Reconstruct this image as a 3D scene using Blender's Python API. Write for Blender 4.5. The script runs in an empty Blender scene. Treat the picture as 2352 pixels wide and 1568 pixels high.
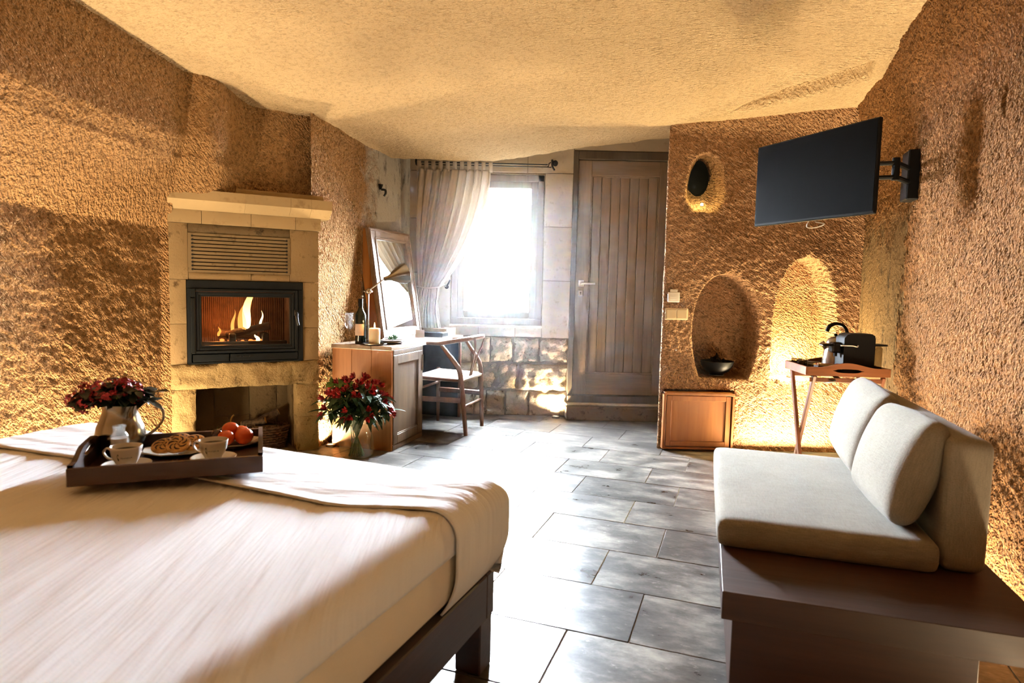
import bpy, bmesh, math, random
import numpy as np
from mathutils import Vector, Matrix
random.seed(7)
PI = math.pi
scene = bpy.context.scene
col = scene.collection
def srgb(r, g, b):
    f = lambda c: (c/255/12.92) if c/255 <= .04045 else ((c/255+.055)/1.055)**2.4
    return (f(r), f(g), f(b))

# ------------------------------------------------------------------ camera
cam_d = bpy.data.cameras.new('camera'); cam = bpy.data.objects.new('camera', cam_d); col.objects.link(cam)
TH, RO = math.radians(4.5), math.radians(1.3)
fw = Vector((0, math.cos(TH), -math.sin(TH))); up0 = Vector((0, math.sin(TH), math.cos(TH))); r0 = Vector((1, 0, 0))
rt = math.cos(RO)*r0 + math.sin(RO)*up0; up = -math.sin(RO)*r0 + math.cos(RO)*up0
cam.matrix_world = Matrix(((rt.x, up.x, -fw.x, 0), (rt.y, up.y, -fw.y, 0), (rt.z, up.z, -fw.z, 1.1), (0, 0, 0, 1)))
cam_d.sensor_width = 36; cam_d.lens = 1450/2352*36; cam_d.clip_start = .02
cam_d.dof.use_dof = True; cam_d.dof.focus_distance = 4.4; cam_d.dof.aperture_fstop = 4.5
scene.camera = cam

# ------------------------------------------------------------------ world, exposure, lights
scene.view_settings.view_transform = 'Standard'; scene.view_settings.look = 'None'
scene.view_settings.gamma = 1; scene.view_settings.use_curve_mapping = False
scene.view_settings.exposure = -0.10
W = bpy.data.worlds.new('overcast_sky'); scene.world = W; W.use_nodes = True
bg = W.node_tree.nodes['Background']; bg.inputs[0].default_value = (.80, .90, 1.0, 1); bg.inputs[1].default_value = 620
scene.cycles.max_bounces = 5; scene.cycles.diffuse_bounces = 3; scene.cycles.glossy_bounces = 3; scene.cycles.volume_bounces = 0
scene.cycles.use_adaptive_sampling = True; scene.cycles.adaptive_threshold = .13; scene.cycles.adaptive_min_samples = 16
scene.cycles.use_light_tree = False; scene.cycles.transparent_max_bounces = 16
scene.cycles.sample_clamp_indirect = 8; scene.cycles.use_denoising = True
scene.cycles.caustics_reflective = False; scene.cycles.caustics_refractive = False
WARM = (1.0, .76, .45)
def light(name, typ, loc, energy, color=WARM, **kw):
    l = bpy.data.lights.new(name, typ); l.energy = energy; l.color = color
    o = bpy.data.objects.new(name, l); col.objects.link(o); o.location = loc
    for k, v in kw.items(): setattr(l, k, v)
    return o
por = light('window_portal', 'AREA', (-.15, 5.86, 1.46), 1, shape='RECTANGLE', size=.9, size_y=1.45)
por.rotation_euler = (-PI/2, 0, 0); por.data.cycles.is_portal = True
def strip(name, p, q, energy, z=.03, width=.02, tilt=(0, 0)):
    """upward-facing light strip on the floor between plan points p and q"""
    p, q = Vector((*p, z)), Vector((*q, z)); d = (q-p); L = d.length; d.normalize()
    n = Vector((tilt[0], tilt[1], 1)).normalized()          # emission direction
    y = n.cross(d).normalized()
    o = light(name, 'AREA', (p+q)/2, energy, shape='RECTANGLE', size=L, size_y=width)
    o.matrix_world = Matrix.Translation((p+q)/2) @ Matrix((d, -y, -n)).transposed().to_4x4()
    return o
strip('strip_light_left', (-2.65, 1.3), (-2.06, 3.62), 112)
strip('strip_light_right', (1.60, 2.0), (2.16, 3.85), 62)
strip('strip_light_right_near', (1.0, .1), (1.55, 1.9), 16)
strip('strip_light_tray_table', (1.65, 4.33), (2.30, 4.33), 55)
strip('strip_light_front', (-.05, -.30), (.75, -.62), 12, z=.05)
strip('strip_light_headboard', (-2.4, .72), (-.95, .13), 6, z=.62)

# ------------------------------------------------------------------ helpers
def _perm(seed):
    return np.random.RandomState(seed).permutation(512)
def pn(x, y, seed=0):
    p = _perm(seed); x = np.asarray(x, float); y = np.asarray(y, float)
    xi = np.floor(x).astype(int); yi = np.floor(y).astype(int); xf = x-xi; yf = y-yi
    u = xf*xf*xf*(xf*(xf*6-15)+10); v = yf*yf*yf*(yf*(yf*6-15)+10)
    def g(ix, iy, dx, dy):
        h = p[(p[ix & 511] + iy) & 511] / 512.0 * 2*PI
        return np.cos(h)*dx + np.sin(h)*dy
    a = g(xi, yi, xf, yf); b = g(xi+1, yi, xf-1, yf); c = g(xi, yi+1, xf, yf-1); d = g(xi+1, yi+1, xf-1, yf-1)
    return (a*(1-u)+b*u)*(1-v) + (c*(1-u)+d*u)*v
def sstep(a, b, x):
    t = np.clip((x-a)/(b-a), 0, 1); return t*t*(3-2*t)
def link(o, parent=None):
    col.objects.link(o)
    if parent: o.parent = parent
    return o
def tag(o, label=None, cat=None, group=None, kind=None):
    if label: o['label'] = label
    if cat: o['category'] = cat
    if group: o['group'] = group
    if kind: o['kind'] = kind
    return o
def thing(name, label, cat, loc=(0, 0, 0), rz=0, group=None, kind=None):
    o = bpy.data.objects.new(name, None); col.objects.link(o)
    o.location = loc; o.rotation_euler = (0, 0, rz); o.empty_display_size = .05
    return tag(o, label, cat, group, kind)
def mesh_from(name, verts, faces, mat, parent=None, smooth=True, ang=35, uv=None):
    me = bpy.data.meshes.new(name); me.from_pydata([tuple(v) for v in verts], [], [tuple(f) for f in faces]); me.update()
    if smooth:
        me.polygons.foreach_set('use_smooth', [True]*len(me.polygons))
        if ang < 180: me.set_sharp_from_angle(angle=math.radians(ang))
    me.materials.append(mat)
    return link(bpy.data.objects.new(name, me), parent)
def fin(bm, name, mat, parent=None, smooth=True, ang=35, loc=None, rot=None):
    bmesh.ops.recalc_face_normals(bm, faces=bm.faces)
    me = bpy.data.meshes.new(name); bm.to_mesh(me); bm.free()
    if smooth:
        me.polygons.foreach_set('use_smooth', [True]*len(me.polygons))
        me.set_sharp_from_angle(angle=math.radians(ang))
    for m in (mat if isinstance(mat, (list, tuple)) else [mat]): me.materials.append(m)
    o = link(bpy.data.objects.new(name, me), parent)
    if loc: o.location = loc
    if rot: o.rotation_euler = rot
    return o
def NB(): return bmesh.new()
I4 = Matrix.Identity(4)
def MT(x, y, z): return Matrix.Translation((x, y, z))
def MR(a, ax): return Matrix.Rotation(a, 4, ax)
def bx(bm, c, s, bev=0, M=I4, seg=1):
    t = bmesh.new(); bmesh.ops.create_cube(t, size=1)
    for v in t.verts: v.co = Vector((v.co.x*s[0], v.co.y*s[1], v.co.z*s[2]))
    if bev: bmesh.ops.bevel(t, geom=t.edges[:], offset=bev, segments=seg, affect='EDGES', profile=.5)
    merge(bm, t, M @ MT(*c))
    return bm
def merge(bm, t, M=I4):
    vs = {}
    for v in t.verts: vs[v] = bm.verts.new(M @ v.co)
    for f in t.faces:
        try:
            nf = bm.faces.new([vs[v] for v in f.verts]); nf.material_index = f.material_index
        except ValueError: pass
    t.free()
def box(lo, hi, bev=0, M=I4, bm=None, seg=1):
    bm = bm or NB()
    return bx(bm, [(a+b)/2 for a, b in zip(lo, hi)], [b-a for a, b in zip(lo, hi)], bev, M, seg)
def tube(bm, pts, rad, seg=10, flat=1.0, caps=True, M=I4, up=None):
    pts = [Vector(p) for p in pts]; n = len(pts)
    if not isinstance(rad, (list, tuple)): rad = [rad]*n
    rings = []; prev = None
    for i, p in enumerate(pts):
        d = (pts[min(i+1, n-1)]-pts[max(i-1, 0)]).normalized()
        if prev is None:
            h = Vector(up) if up else (Vector((0, 0, 1)) if abs(d.z) < .9 else Vector((1, 0, 0)))
        else: h = prev
        nx = (h - d*h.dot(d)).normalized(); prev = nx; ny = d.cross(nx)
        rings.append([bm.verts.new(M @ (p + nx*math.cos(2*PI*k/seg)*rad[i]*flat + ny*math.sin(2*PI*k/seg)*rad[i])) for k in range(seg)])
    for a, b in zip(rings, rings[1:]):
        for k in range(seg): bm.faces.new((a[k], a[(k+1) % seg], b[(k+1) % seg], b[k]))
    if caps:
        bm.faces.new(rings[0][::-1]); bm.faces.new(rings[-1])
    return bm
def bez(pts, n=12):
    """Catmull-Rom through pts"""
    P = [Vector(p) for p in pts]; out = []
    for i in range(len(P)-1):
        p0, p1, p2, p3 = P[max(i-1, 0)], P[i], P[i+1], P[min(i+2, len(P)-1)]
        for k in range(n):
            t = k/n
            out.append(.5*((2*p1)+(p2-p0)*t+(2*p0-5*p1+4*p2-p3)*t*t+(3*p1-p0-3*p2+p3)*t**3))
    out.append(P[-1]); return out
def lathe(bm, prof, seg=32, M=I4, sx=1, sy=1):
    rings = []
    for r, z in prof:
        if r < 1e-6: rings.append([bm.verts.new(M @ Vector((0, 0, z)))])
        else: rings.append([bm.verts.new(M @ Vector((r*math.cos(2*PI*k/seg)*sx, r*math.sin(2*PI*k/seg)*sy, z))) for k in range(seg)])
    for a, b in zip(rings, rings[1:]):
        for k in range(seg):
            k2 = (k+1) % seg
            if len(a) == 1 and len(b) == 1: continue
            if len(a) == 1: bm.faces.new((a[0], b[k], b[k2]))
            elif len(b) == 1: bm.faces.new((a[k], a[k2], b[0]))
            else: bm.faces.new((a[k], a[k2], b[k2], b[k]))
    return bm
def prism(bm, poly, z0, z1, M=I4):
    a = [bm.verts.new(M @ Vector((x, y, z0))) for x, y in poly]; b = [bm.verts.new(M @ Vector((x, y, z1))) for x, y in poly]
    bm.faces.new(a[::-1]); bm.faces.new(b); n = len(poly)
    for i in range(n): bm.faces.new((a[i], a[(i+1) % n], b[(i+1) % n], b[i]))
    return bm
def ball(bm, c, r, seg=12, M=I4, noise=0, rnd=None):
    t = bmesh.new(); bmesh.ops.create_uvsphere(t, u_segments=seg, v_segments=max(6, seg//2+2), radius=1)
    rr = r if isinstance(r, (list, tuple)) else (r, r, r)
    for v in t.verts:
        k = 1 + (rnd.uniform(-noise, noise) if noise else 0)
        v.co = Vector((v.co.x*rr[0]*k, v.co.y*rr[1]*k, v.co.z*rr[2]*k))
    merge(bm, t, M @ MT(*c)); return bm
def copy_tree(o, parent=None):
    c = o.copy(); col.objects.link(c); c.parent = parent
    for ch in o.children: copy_tree(ch, c)
    return c

# ------------------------------------------------------------------ materials
def newmat(name):
    m = bpy.data.materials.new(name); m.use_nodes = True
    nt = m.node_tree; b = nt.nodes['Principled BSDF']; return m, nt, b
def nd(nt, t, **kw):
    n = nt.nodes.new(t)
    for k, v in kw.items(): setattr(n, k, v)
    return n
def noise(nt, vec, scale, detail=3, rough=.6):
    n = nd(nt, 'ShaderNodeTexNoise'); n.inputs['Scale'].default_value = scale; n.inputs['Detail'].default_value = detail
    n.inputs['Roughness'].default_value = rough
    if vec: nt.links.new(vec, n.inputs['Vector'])
    return n.outputs['Fac']
def mapping(nt, src, scale=(1, 1, 1), rot=(0, 0, 0), loc=(0, 0, 0)):
    m = nd(nt, 'ShaderNodeMapping'); m.inputs['Scale'].default_value = scale; m.inputs['Rotation'].default_value = rot; m.inputs['Location'].default_value = loc
    nt.links.new(src, m.inputs['Vector']); return m.outputs[0]
def coord(nt, kind='Object'):
    return nd(nt, 'ShaderNodeTexCoord').outputs[kind]
def ramp(nt, fac, stops):
    r = nd(nt, 'ShaderNodeValToRGB'); nt.links.new(fac, r.inputs[0])
    e = r.color_ramp.elements
    while len(e) < len(stops): e.new(.5)
    for i, (p, c) in enumerate(stops):
        e[i].position = p; e[i].color = (*c, 1) if len(c) == 3 else c
    return r.outputs[0]
def mixc(nt, fac, a, b, mode='MIX'):
    m = nd(nt, 'ShaderNodeMix', data_type='RGBA', blend_type=mode)
    for s, v in ((m.inputs['Factor'], fac), (m.inputs['A'], a), (m.inputs['B'], b)):
        if hasattr(v, 'links'): nt.links.new(v, s)
        elif isinstance(v, (int, float)): s.default_value = v
        else: s.default_value = (*v, 1)
    return m.outputs['Result']
def math_(nt, op, a, b=0.0, c=None):
    m = nd(nt, 'ShaderNodeMath', operation=op)
    for i, v in enumerate((a, b) if c is None else (a, b, c)):
        if hasattr(v, 'links'): nt.links.new(v, m.inputs[i])
        else: m.inputs[i].default_value = v
    return m.outputs[0]
def bump(nt, b, h, dist, strength=1.0):
    n = nd(nt, 'ShaderNodeBump'); n.inputs['Distance'].default_value = dist; n.inputs['Strength'].default_value = strength
    nt.links.new(h, n.inputs['Height']); nt.links.new(n.outputs[0], b.inputs['Normal']); return n
def plain(name, c, rough=.5, metal=0, var=.12, vs=8, bs=0, bd=0, coat=0, spec=None, trans=0):
    m, nt, b = newmat(name); vec = coord(nt)
    f = noise(nt, vec, vs, 3)
    dark = tuple(x*(1-var*2) for x in c); lite = tuple(min(1, x*(1+var)) for x in c)
    nt.links.new(ramp(nt, f, [(.3, dark), (.7, lite)]), b.inputs['Base Color'])
    b.inputs['Roughness'].default_value = rough; b.inputs['Metallic'].default_value = metal
    if coat: b.inputs['Coat Weight'].default_value = coat; b.inputs['Coat Roughness'].default_value = .15
    if spec is not None: b.inputs['Specular IOR Level'].default_value = spec
    if bs: bump(nt, b, noise(nt, vec, bs, 4), bd)
    return m
def wood(name, c1, c2, axis=2, scale=9, rough=.5, coat=0, stretch=.07, bd=.0006):
    m, nt, b = newmat(name); vec = coord(nt)
    oi = nd(nt, 'ShaderNodeObjectInfo')
    sc = [1, 1, 1]; sc[axis] = stretch
    add = nd(nt, 'ShaderNodeVectorMath', operation='ADD'); nt.links.new(vec, add.inputs[0])
    mul = nd(nt, 'ShaderNodeVectorMath', operation='SCALE'); mul.inputs[0].default_value = (3.1, 5.7, 2.3); nt.links.new(oi.outputs['Random'], mul.inputs['Scale'])
    nt.links.new(mul.outputs[0], add.inputs[1])
    v = mapping(nt, add.outputs[0], tuple(sc))
    f1 = noise(nt, v, scale, 5, .65); f2 = noise(nt, v, scale*7, 3, .6)
    f = math_(nt, 'ADD', math_(nt, 'MULTIPLY', f1, .75), math_(nt, 'MULTIPLY', f2, .25))
    nt.links.new(ramp(nt, f, [(.32, c1), (.5, tuple((a+b_)/2 for a, b_ in zip(c1, c2))), (.68, c2)]), b.inputs['Base Color'])
    b.inputs['Roughness'].default_value = rough
    if coat: b.inputs['Coat Weight'].default_value = coat; b.inputs['Coat Roughness'].default_value = .2
    bump(nt, b, f, bd*4)
    return m
def rock(name, base, dark, rot=.7, sx=26, sy=70, bd=.012, pit=.48, plaster=None, rough=.95):
    """hand-picked tuff: UV is in metres; plaster=(u0,u1,color) fades to smooth plaster along u"""
    m, nt, b = newmat(name); vec = coord(nt); uv = coord(nt, 'UV')
    st = noise(nt, mapping(nt, mapping(nt, uv, rot=(0, 0, rot)), (sx, sy, 1)), 1, 1, .55)
    med = noise(nt, vec, 40, 2, .65); fine = noise(nt, vec, 120, 1, .7); big = noise(nt, vec, 1.6, 1)
    c = ramp(nt, big, [(.3, tuple(x*.86 for x in base)), (.7, base)])
    k = ramp(nt, math_(nt, 'ADD', math_(nt, 'MULTIPLY', med, .6), math_(nt, 'MULTIPLY', fine, .4)), [(.40, (1, 1, 1)), (.50, (0, 0, 0))])
    c = mixc(nt, math_(nt, 'MULTIPLY', k, pit), c, dark)
    h = math_(nt, 'ADD', math_(nt, 'MULTIPLY', st, 1.0), math_(nt, 'ADD', math_(nt, 'MULTIPLY', med, .8), math_(nt, 'MULTIPLY', fine, .45)))
    if plaster:
        sep = nd(nt, 'ShaderNodeSeparateXYZ'); nt.links.new(uv, sep.inputs[0])
        mr = nd(nt, 'ShaderNodeMapRange'); mr.inputs['From Min'].default_value = plaster[0]; mr.inputs['From Max'].default_value = plaster[1]
        nt.links.new(math_(nt, 'ADD', sep.outputs[0], math_(nt, 'MULTIPLY', math_(nt, 'SUBTRACT', noise(nt, vec, 9, 3), .5), .45)), mr.inputs['Value'])
        f = mr.outputs[0]
        if len(plaster) > 3:
            m2 = nd(nt, 'ShaderNodeMapRange'); m2.inputs['From Min'].default_value = plaster[3]; m2.inputs['From Max'].default_value = plaster[4]
            nt.links.new(math_(nt, 'ADD', sep.outputs[1], math_(nt, 'MULTIPLY', math_(nt, 'SUBTRACT', noise(nt, vec, 5, 3), .5), .5)), m2.inputs['Value'])
            f = math_(nt, 'MULTIPLY', f, m2.outputs[0])
        stv = noise(nt, mapping(nt, vec, (14, 14, 5)), 1, 5, .75)
        pc = mixc(nt, ramp(nt, stv, [(.54, (0, 0, 0)), (.66, (1, 1, 1))]), plaster[2], tuple(x*.28 for x in plaster[2]))
        c = mixc(nt, f, c, pc)
        h = math_(nt, 'MULTIPLY', h, math_(nt, 'SUBTRACT', 1, math_(nt, 'MULTIPLY', f, .8)))
    nt.links.new(c, b.inputs['Base Color']); b.inputs['Roughness'].default_value = rough
    b.inputs['Specular IOR Level'].default_value = .2
    bump(nt, b, h, bd)
    return m
def stone(name, c, dark, bd=.004, sc=18, rnd=.15):
    m, nt, b = newmat(name); vec = coord(nt); oi = nd(nt, 'ShaderNodeObjectInfo')
    f = noise(nt, vec, sc, 5, .7); g = noise(nt, vec, sc*.25, 3); p = noise(nt, vec, sc*5, 3, .7)
    cc = ramp(nt, g, [(.3, tuple(x*.8 for x in c)), (.7, c)])
    cc = mixc(nt, ramp(nt, f, [(.56, (0, 0, 0)), (.7, (1, 1, 1))]), cc, dark)
    v = math_(nt, 'ADD', math_(nt, 'MULTIPLY', oi.outputs['Random'], rnd*2), 1-rnd)
    hs = nd(nt, 'ShaderNodeHueSaturation'); nt.links.new(cc, hs.inputs['Color']); nt.links.new(v, hs.inputs['Value'])
    nt.links.new(hs.outputs[0], b.inputs['Base Color']); b.inputs['Roughness'].default_value = .9; b.inputs['Specular IOR Level'].default_value = .2
    bump(nt, b, math_(nt, 'ADD', f, math_(nt, 'MULTIPLY', p, .4)), bd)
    return m
def cloth(name, c, weave=900, rough=.9, bd=.0004, var=.06, translucent=0, folds=None):
    m, nt, b = newmat(name); vec = coord(nt)
    w1 = noise(nt, mapping(nt, vec, (1, .12, 1)), weave*.35, 2); w2 = noise(nt, mapping(nt, vec, (.12, 1, 1)), weave*.35, 2)
    w = math_(nt, 'ADD', w1, w2); big = noise(nt, vec, 5, 2)
    cc = ramp(nt, math_(nt, 'MULTIPLY', math_(nt, 'ADD', w, big), .34), [(.35, tuple(x*(1-var*2.2) for x in c)), (.65, tuple(min(1, x*(1+var)) for x in c))])
    nt.links.new(cc, b.inputs['Base Color']); b.inputs['Roughness'].default_value = rough
    b.inputs['Sheen Weight'].default_value = .15; b.inputs['Specular IOR Level'].default_value = .25
    h = w
    if folds:
        fv = mapping(nt, mapping(nt, vec, rot=(0, 0, folds[0])), (folds[1], folds[2], 1))
        h = math_(nt, 'ADD', math_(nt, 'MULTIPLY', w, .03), noise(nt, fv, 1, 3, .55)); bd = folds[3]
    bump(nt, b, h, bd)
    if translucent:
        tr = nd(nt, 'ShaderNodeBsdfTranslucent'); nt.links.new(cc, tr.inputs[0])
        mx = nd(nt, 'ShaderNodeMixShader'); mx.inputs[0].default_value = translucent
        nt.links.new(b.outputs[0], mx.inputs[1]); nt.links.new(tr.outputs[0], mx.inputs[2])
        nt.links.new(mx.outputs[0], nt.nodes['Material Output'].inputs[0])
    return m
def glassy(name, tint=(1, 1, 1), refl=.12, rough=.02, fres=True, milky=0):
    m, nt, b = newmat(name); nt.nodes.remove(b)
    t = nd(nt, 'ShaderNodeBsdfTransparent'); t.inputs[0].default_value = (*tint, 1)
    g = nd(nt, 'ShaderNodeBsdfGlossy'); g.inputs['Roughness'].default_value = rough
    mx = nd(nt, 'ShaderNodeMixShader')
    if fres:
        fr = nd(nt, 'ShaderNodeFresnel'); fr.inputs[0].default_value = 1.5
        nt.links.new(math_(nt, 'ADD', fr.outputs[0], refl*.5), mx.inputs[0])
    else: mx.inputs[0].default_value = refl
    nt.links.new(t.outputs[0], mx.inputs[1]); nt.links.new(g.outputs[0], mx.inputs[2])
    res = mx.outputs[0]
    if milky:
        tl = nd(nt, 'ShaderNodeBsdfTranslucent'); tl.inputs[0].default_value = (.95, .95, .9, 1)
        mk = nd(nt, 'ShaderNodeMixShader'); mk.inputs[0].default_value = milky
        nt.links.new(res, mk.inputs[1]); nt.links.new(tl.outputs[0], mk.inputs[2]); res = mk.outputs[0]
    nt.links.new(res, nt.nodes['Material Output'].inputs[0]); return m
def emit(name, c, s, grad=None, alpha=1):
    """grad=(z0,z1,c2): colour runs along local z"""
    m, nt, b = newmat(name); nt.nodes.remove(b); e = nd(nt, 'ShaderNodeEmission'); e.inputs[0].default_value = (*c, 1); e.inputs[1].default_value = s
    if grad:
        sp = nd(nt, 'ShaderNodeSeparateXYZ'); nt.links.new(coord(nt), sp.inputs[0])
        mr = nd(nt, 'ShaderNodeMapRange'); mr.inputs['From Min'].default_value = grad[0]; mr.inputs['From Max'].default_value = grad[1]
        nt.links.new(sp.outputs[2], mr.inputs[0]); nt.links.new(ramp(nt, mr.outputs[0], [(0, c), (1, grad[2])]), e.inputs[0])
    out = nt.nodes['Material Output'].inputs[0]
    if alpha < 1:
        t = nd(nt, 'ShaderNodeBsdfTransparent'); mx = nd(nt, 'ShaderNodeMixShader'); mx.inputs[0].default_value = alpha
        nt.links.new(t.outputs[0], mx.inputs[1]); nt.links.new(e.outputs[0], mx.inputs[2]); nt.links.new(mx.outputs[0], out)
    else: nt.links.new(e.outputs[0], out)
    return m

TUFF = srgb(178, 138, 94); TUFFD = srgb(88, 58, 34)
m_wall_left = rock('tuff_left', TUFF, TUFFD, rot=.9, sx=38, sy=88, bd=.034)
m_wall_desk = rock('tuff_desk_side', TUFF, TUFFD, rot=1.15, sx=34, sy=95, bd=.032, plaster=(.62, .86, srgb(176, 172, 164)))
m_wall_tv = rock('tuff_television_side', srgb(184, 144, 108), srgb(92, 62, 42), rot=.62, sx=40, sy=90, bd=.034)
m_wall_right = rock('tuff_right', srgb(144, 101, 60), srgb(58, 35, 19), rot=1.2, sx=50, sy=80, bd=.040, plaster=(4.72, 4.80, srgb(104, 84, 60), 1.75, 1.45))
m_ceiling = rock('tuff_ceiling', srgb(214, 188, 150), srgb(118, 88, 60), rot=.25, sx=28, sy=95, bd=.020, pit=.28)
m_outer = plain('leak_block', srgb(120, 96, 70), .95)
m_ashlar = stone('ashlar_stone', srgb(200, 188, 170), srgb(172, 158, 138), .002, 14, .06)
m_rubble = stone('rubble_stone', srgb(196, 180, 152), srgb(96, 84, 68), .012, 16, .14)
m_mortar = stone('mortar', srgb(150, 138, 118), srgb(96, 84, 70), .004, 30)
m_fire_block = stone('chimney_block', srgb(150, 126, 92), srgb(84, 66, 42), .004, 14, .10)
m_fire_rough = stone('rough_chimney_block', srgb(172, 146, 102), srgb(84, 66, 40), .014, 20, .08)
m_mantel = stone('smooth_mantel_stone', srgb(178, 154, 116), srgb(150, 126, 92), .001, 12, .05)
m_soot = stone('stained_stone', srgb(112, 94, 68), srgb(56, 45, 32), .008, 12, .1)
m_iron = plain('black_cast_iron', srgb(20, 24, 26), .42, 0, .1, 20, spec=.3)
m_black = plain('black_plastic', srgb(14, 15, 17), .42, 0, .08, 10, spec=.18)
m_gloss_black = plain('gloss_black', srgb(10, 11, 13), .25, 0, .05, 10, spec=.3)
m_dark_void = plain('matte_black', srgb(22, 19, 17), .9, 0, .2, 30, bs=60, bd=.004)
m_steel = plain('brushed_steel', srgb(178, 172, 164), .28, 1, .06, 30)
m_pewter = plain('pewter', srgb(160, 150, 134), .24, 1, .1, 6, bs=14, bd=.002)
m_chrome = plain('chrome', srgb(225, 225, 222), .32, .75, .03)
m_white = plain('white_plastic', srgb(232, 228, 220), .45, 0, .02)
m_china = plain('white_porcelain', srgb(238, 234, 226), .12, 0, .01, coat=.4)
m_dark_wood = wood('dark_walnut', srgb(38, 24, 18), srgb(72, 44, 32), 0, 8, .42, .15)
m_dark_wood_y = wood('dark_walnut_lengthwise', srgb(38, 24, 18), srgb(74, 46, 33), 1, 8, .42, .15)
m_bench_wood = wood('bench_walnut', srgb(38, 22, 15), srgb(72, 43, 29), 0, 7, .5, .05)
m_door_wood = wood('weathered_oak', srgb(110, 94, 76), srgb(152, 132, 108), 2, 8, .55)
m_door_wood_x = wood('weathered_oak_rail', srgb(110, 94, 76), srgb(152, 132, 108), 0, 8, .55)
m_door_frame = wood('dark_door_frame', srgb(70, 62, 52), srgb(100, 88, 72), 2, 8, .6)
m_win_wood = wood('grey_window_wood', srgb(124, 108, 98), srgb(158, 140, 128), 2, 8, .5)
m_cab_wood = wood('honey_cherry', srgb(128, 78, 38), srgb(166, 108, 56), 2, 7, .45, .08)
m_desk_wood = wood('desk_pine', srgb(132, 80, 44), srgb(180, 122, 72), 2, 7, .45, .1)
m_desk_top = wood('desk_top_wood', srgb(120, 100, 84), srgb(172, 150, 130), 0, 9, .35, .2)
m_desk_front = wood('desk_front_dark', srgb(70, 58, 46), srgb(120, 98, 74), 2, 8, .4, .15)
m_chair_wood = wood('chair_oak', srgb(96, 66, 48), srgb(142, 104, 78), 2, 12, .45)
m_tray_wood = wood('tray_teak', srgb(92, 52, 28), srgb(142, 86, 48), 0, 8, .45, .05)
m_leg_wood = wood('tray_stand_teak', srgb(78, 44, 25), srgb(118, 70, 40), 2, 8, .5, .05)
m_cord = plain('paper_cord', srgb(226, 214, 196), .8, 0, .08, 90, bs=160, bd=.0015)
m_linen = cloth('grey_linen', srgb(138, 129, 116), 800, var=.14, bd=.0007)
m_sheet = cloth('white_sheet', srgb(235, 234, 236), 1500, var=.02, folds=(-.42, 28, 2.2, .012))
m_sheet_side = cloth('white_mattress_cover', srgb(236, 224, 204), 1500, var=.02, folds=(-.42, 3, 3, .004))
m_cover = cloth('white_coverlet', srgb(235, 234, 236), 1500, var=.02, folds=(-.42, 3, 20, .008))
m_curtain = cloth('curtain_cotton', srgb(232, 222, 208), 1200, var=.03, translucent=.45)
m_glass = glassy('clear_glass', (.99, .99, .99), .07, .02, False, .05)
m_pane = glassy('window_glass', (1, 1, 1), .04, fres=False)
m_vase_glass = glassy('vase_glass', (.985, .99, .96), .07, .03, False, .08)
m_mirror = plain('mirror_silver', (.9, .92, .92), .01, 1, 0)
m_screen = plain('television_screen', srgb(9, 11, 14), .42, 0, .02, spec=.04)
m_leaf = plain('dark_green_leaf', srgb(34, 66, 36), .45, 0, .35, 30)
m_leaf_light = plain('pale_green_leaf', srgb(104, 140, 66), .5, 0, .3, 30)
m_leaf_dark = plain('blackish_green_leaf', srgb(24, 38, 28), .4, 0, .3, 30)
m_stem = plain('green_stem', srgb(84, 108, 50), .5, 0, .2, 30)
m_red = plain('red_petal', srgb(176, 36, 40), .5, 0, .35, 60)
m_pink = plain('rose_pink_petal', srgb(198, 62, 86), .5, 0, .3, 60)

# ------------------------------------------------------------------ the setting: rock walls
def wall_grid(name, path, du, zs, offs, mat, side=1, mask=None, fillet=0.0, kind='structure', disp=None):
    P = [Vector((*p, 0)) for p in path]
    if fillet:
        Q = [P[0]]
        for a, b, c in zip(P, P[1:], P[2:]):
            d1 = (a-b).normalized(); d2 = (c-b).normalized(); p1 = b+d1*fillet; p2 = b+d2*fillet
            for k in range(7):
                t = k/6; Q.append((1-t)**2*p1 + 2*t*(1-t)*b + t*t*p2)
        P = Q + [P[-1]]
    L = [0]
    for a, b in zip(P, P[1:]): L.append(L[-1]+(b-a).length)
    L = np.array(L); tot = L[-1]
    us = du(tot) if callable(du) else np.arange(0, tot+du*.5, du)
    X = np.interp(us, L, [p.x for p in P]); Y = np.interp(us, L, [p.y for p in P])
    tx = np.gradient(X, us); ty = np.gradient(Y, us); ln = np.hypot(tx, ty)+1e-9
    nx, ny = -ty/ln*side, tx/ln*side
    k = np.ones(5)/5
    nx = np.convolve(np.pad(nx, 2, 'edge'), k, 'valid'); ny = np.convolve(np.pad(ny, 2, 'edge'), k, 'valid')
    U, Z = np.meshgrid(us, zs, indexing='ij')
    O = offs(U, Z)
    VX = X[:, None]+nx[:, None]*O; VY = Y[:, None]+ny[:, None]*O
    return grid_obj(name, VX, VY, Z, U, Z, mat, mask(U, Z) if mask else None, kind)
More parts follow.
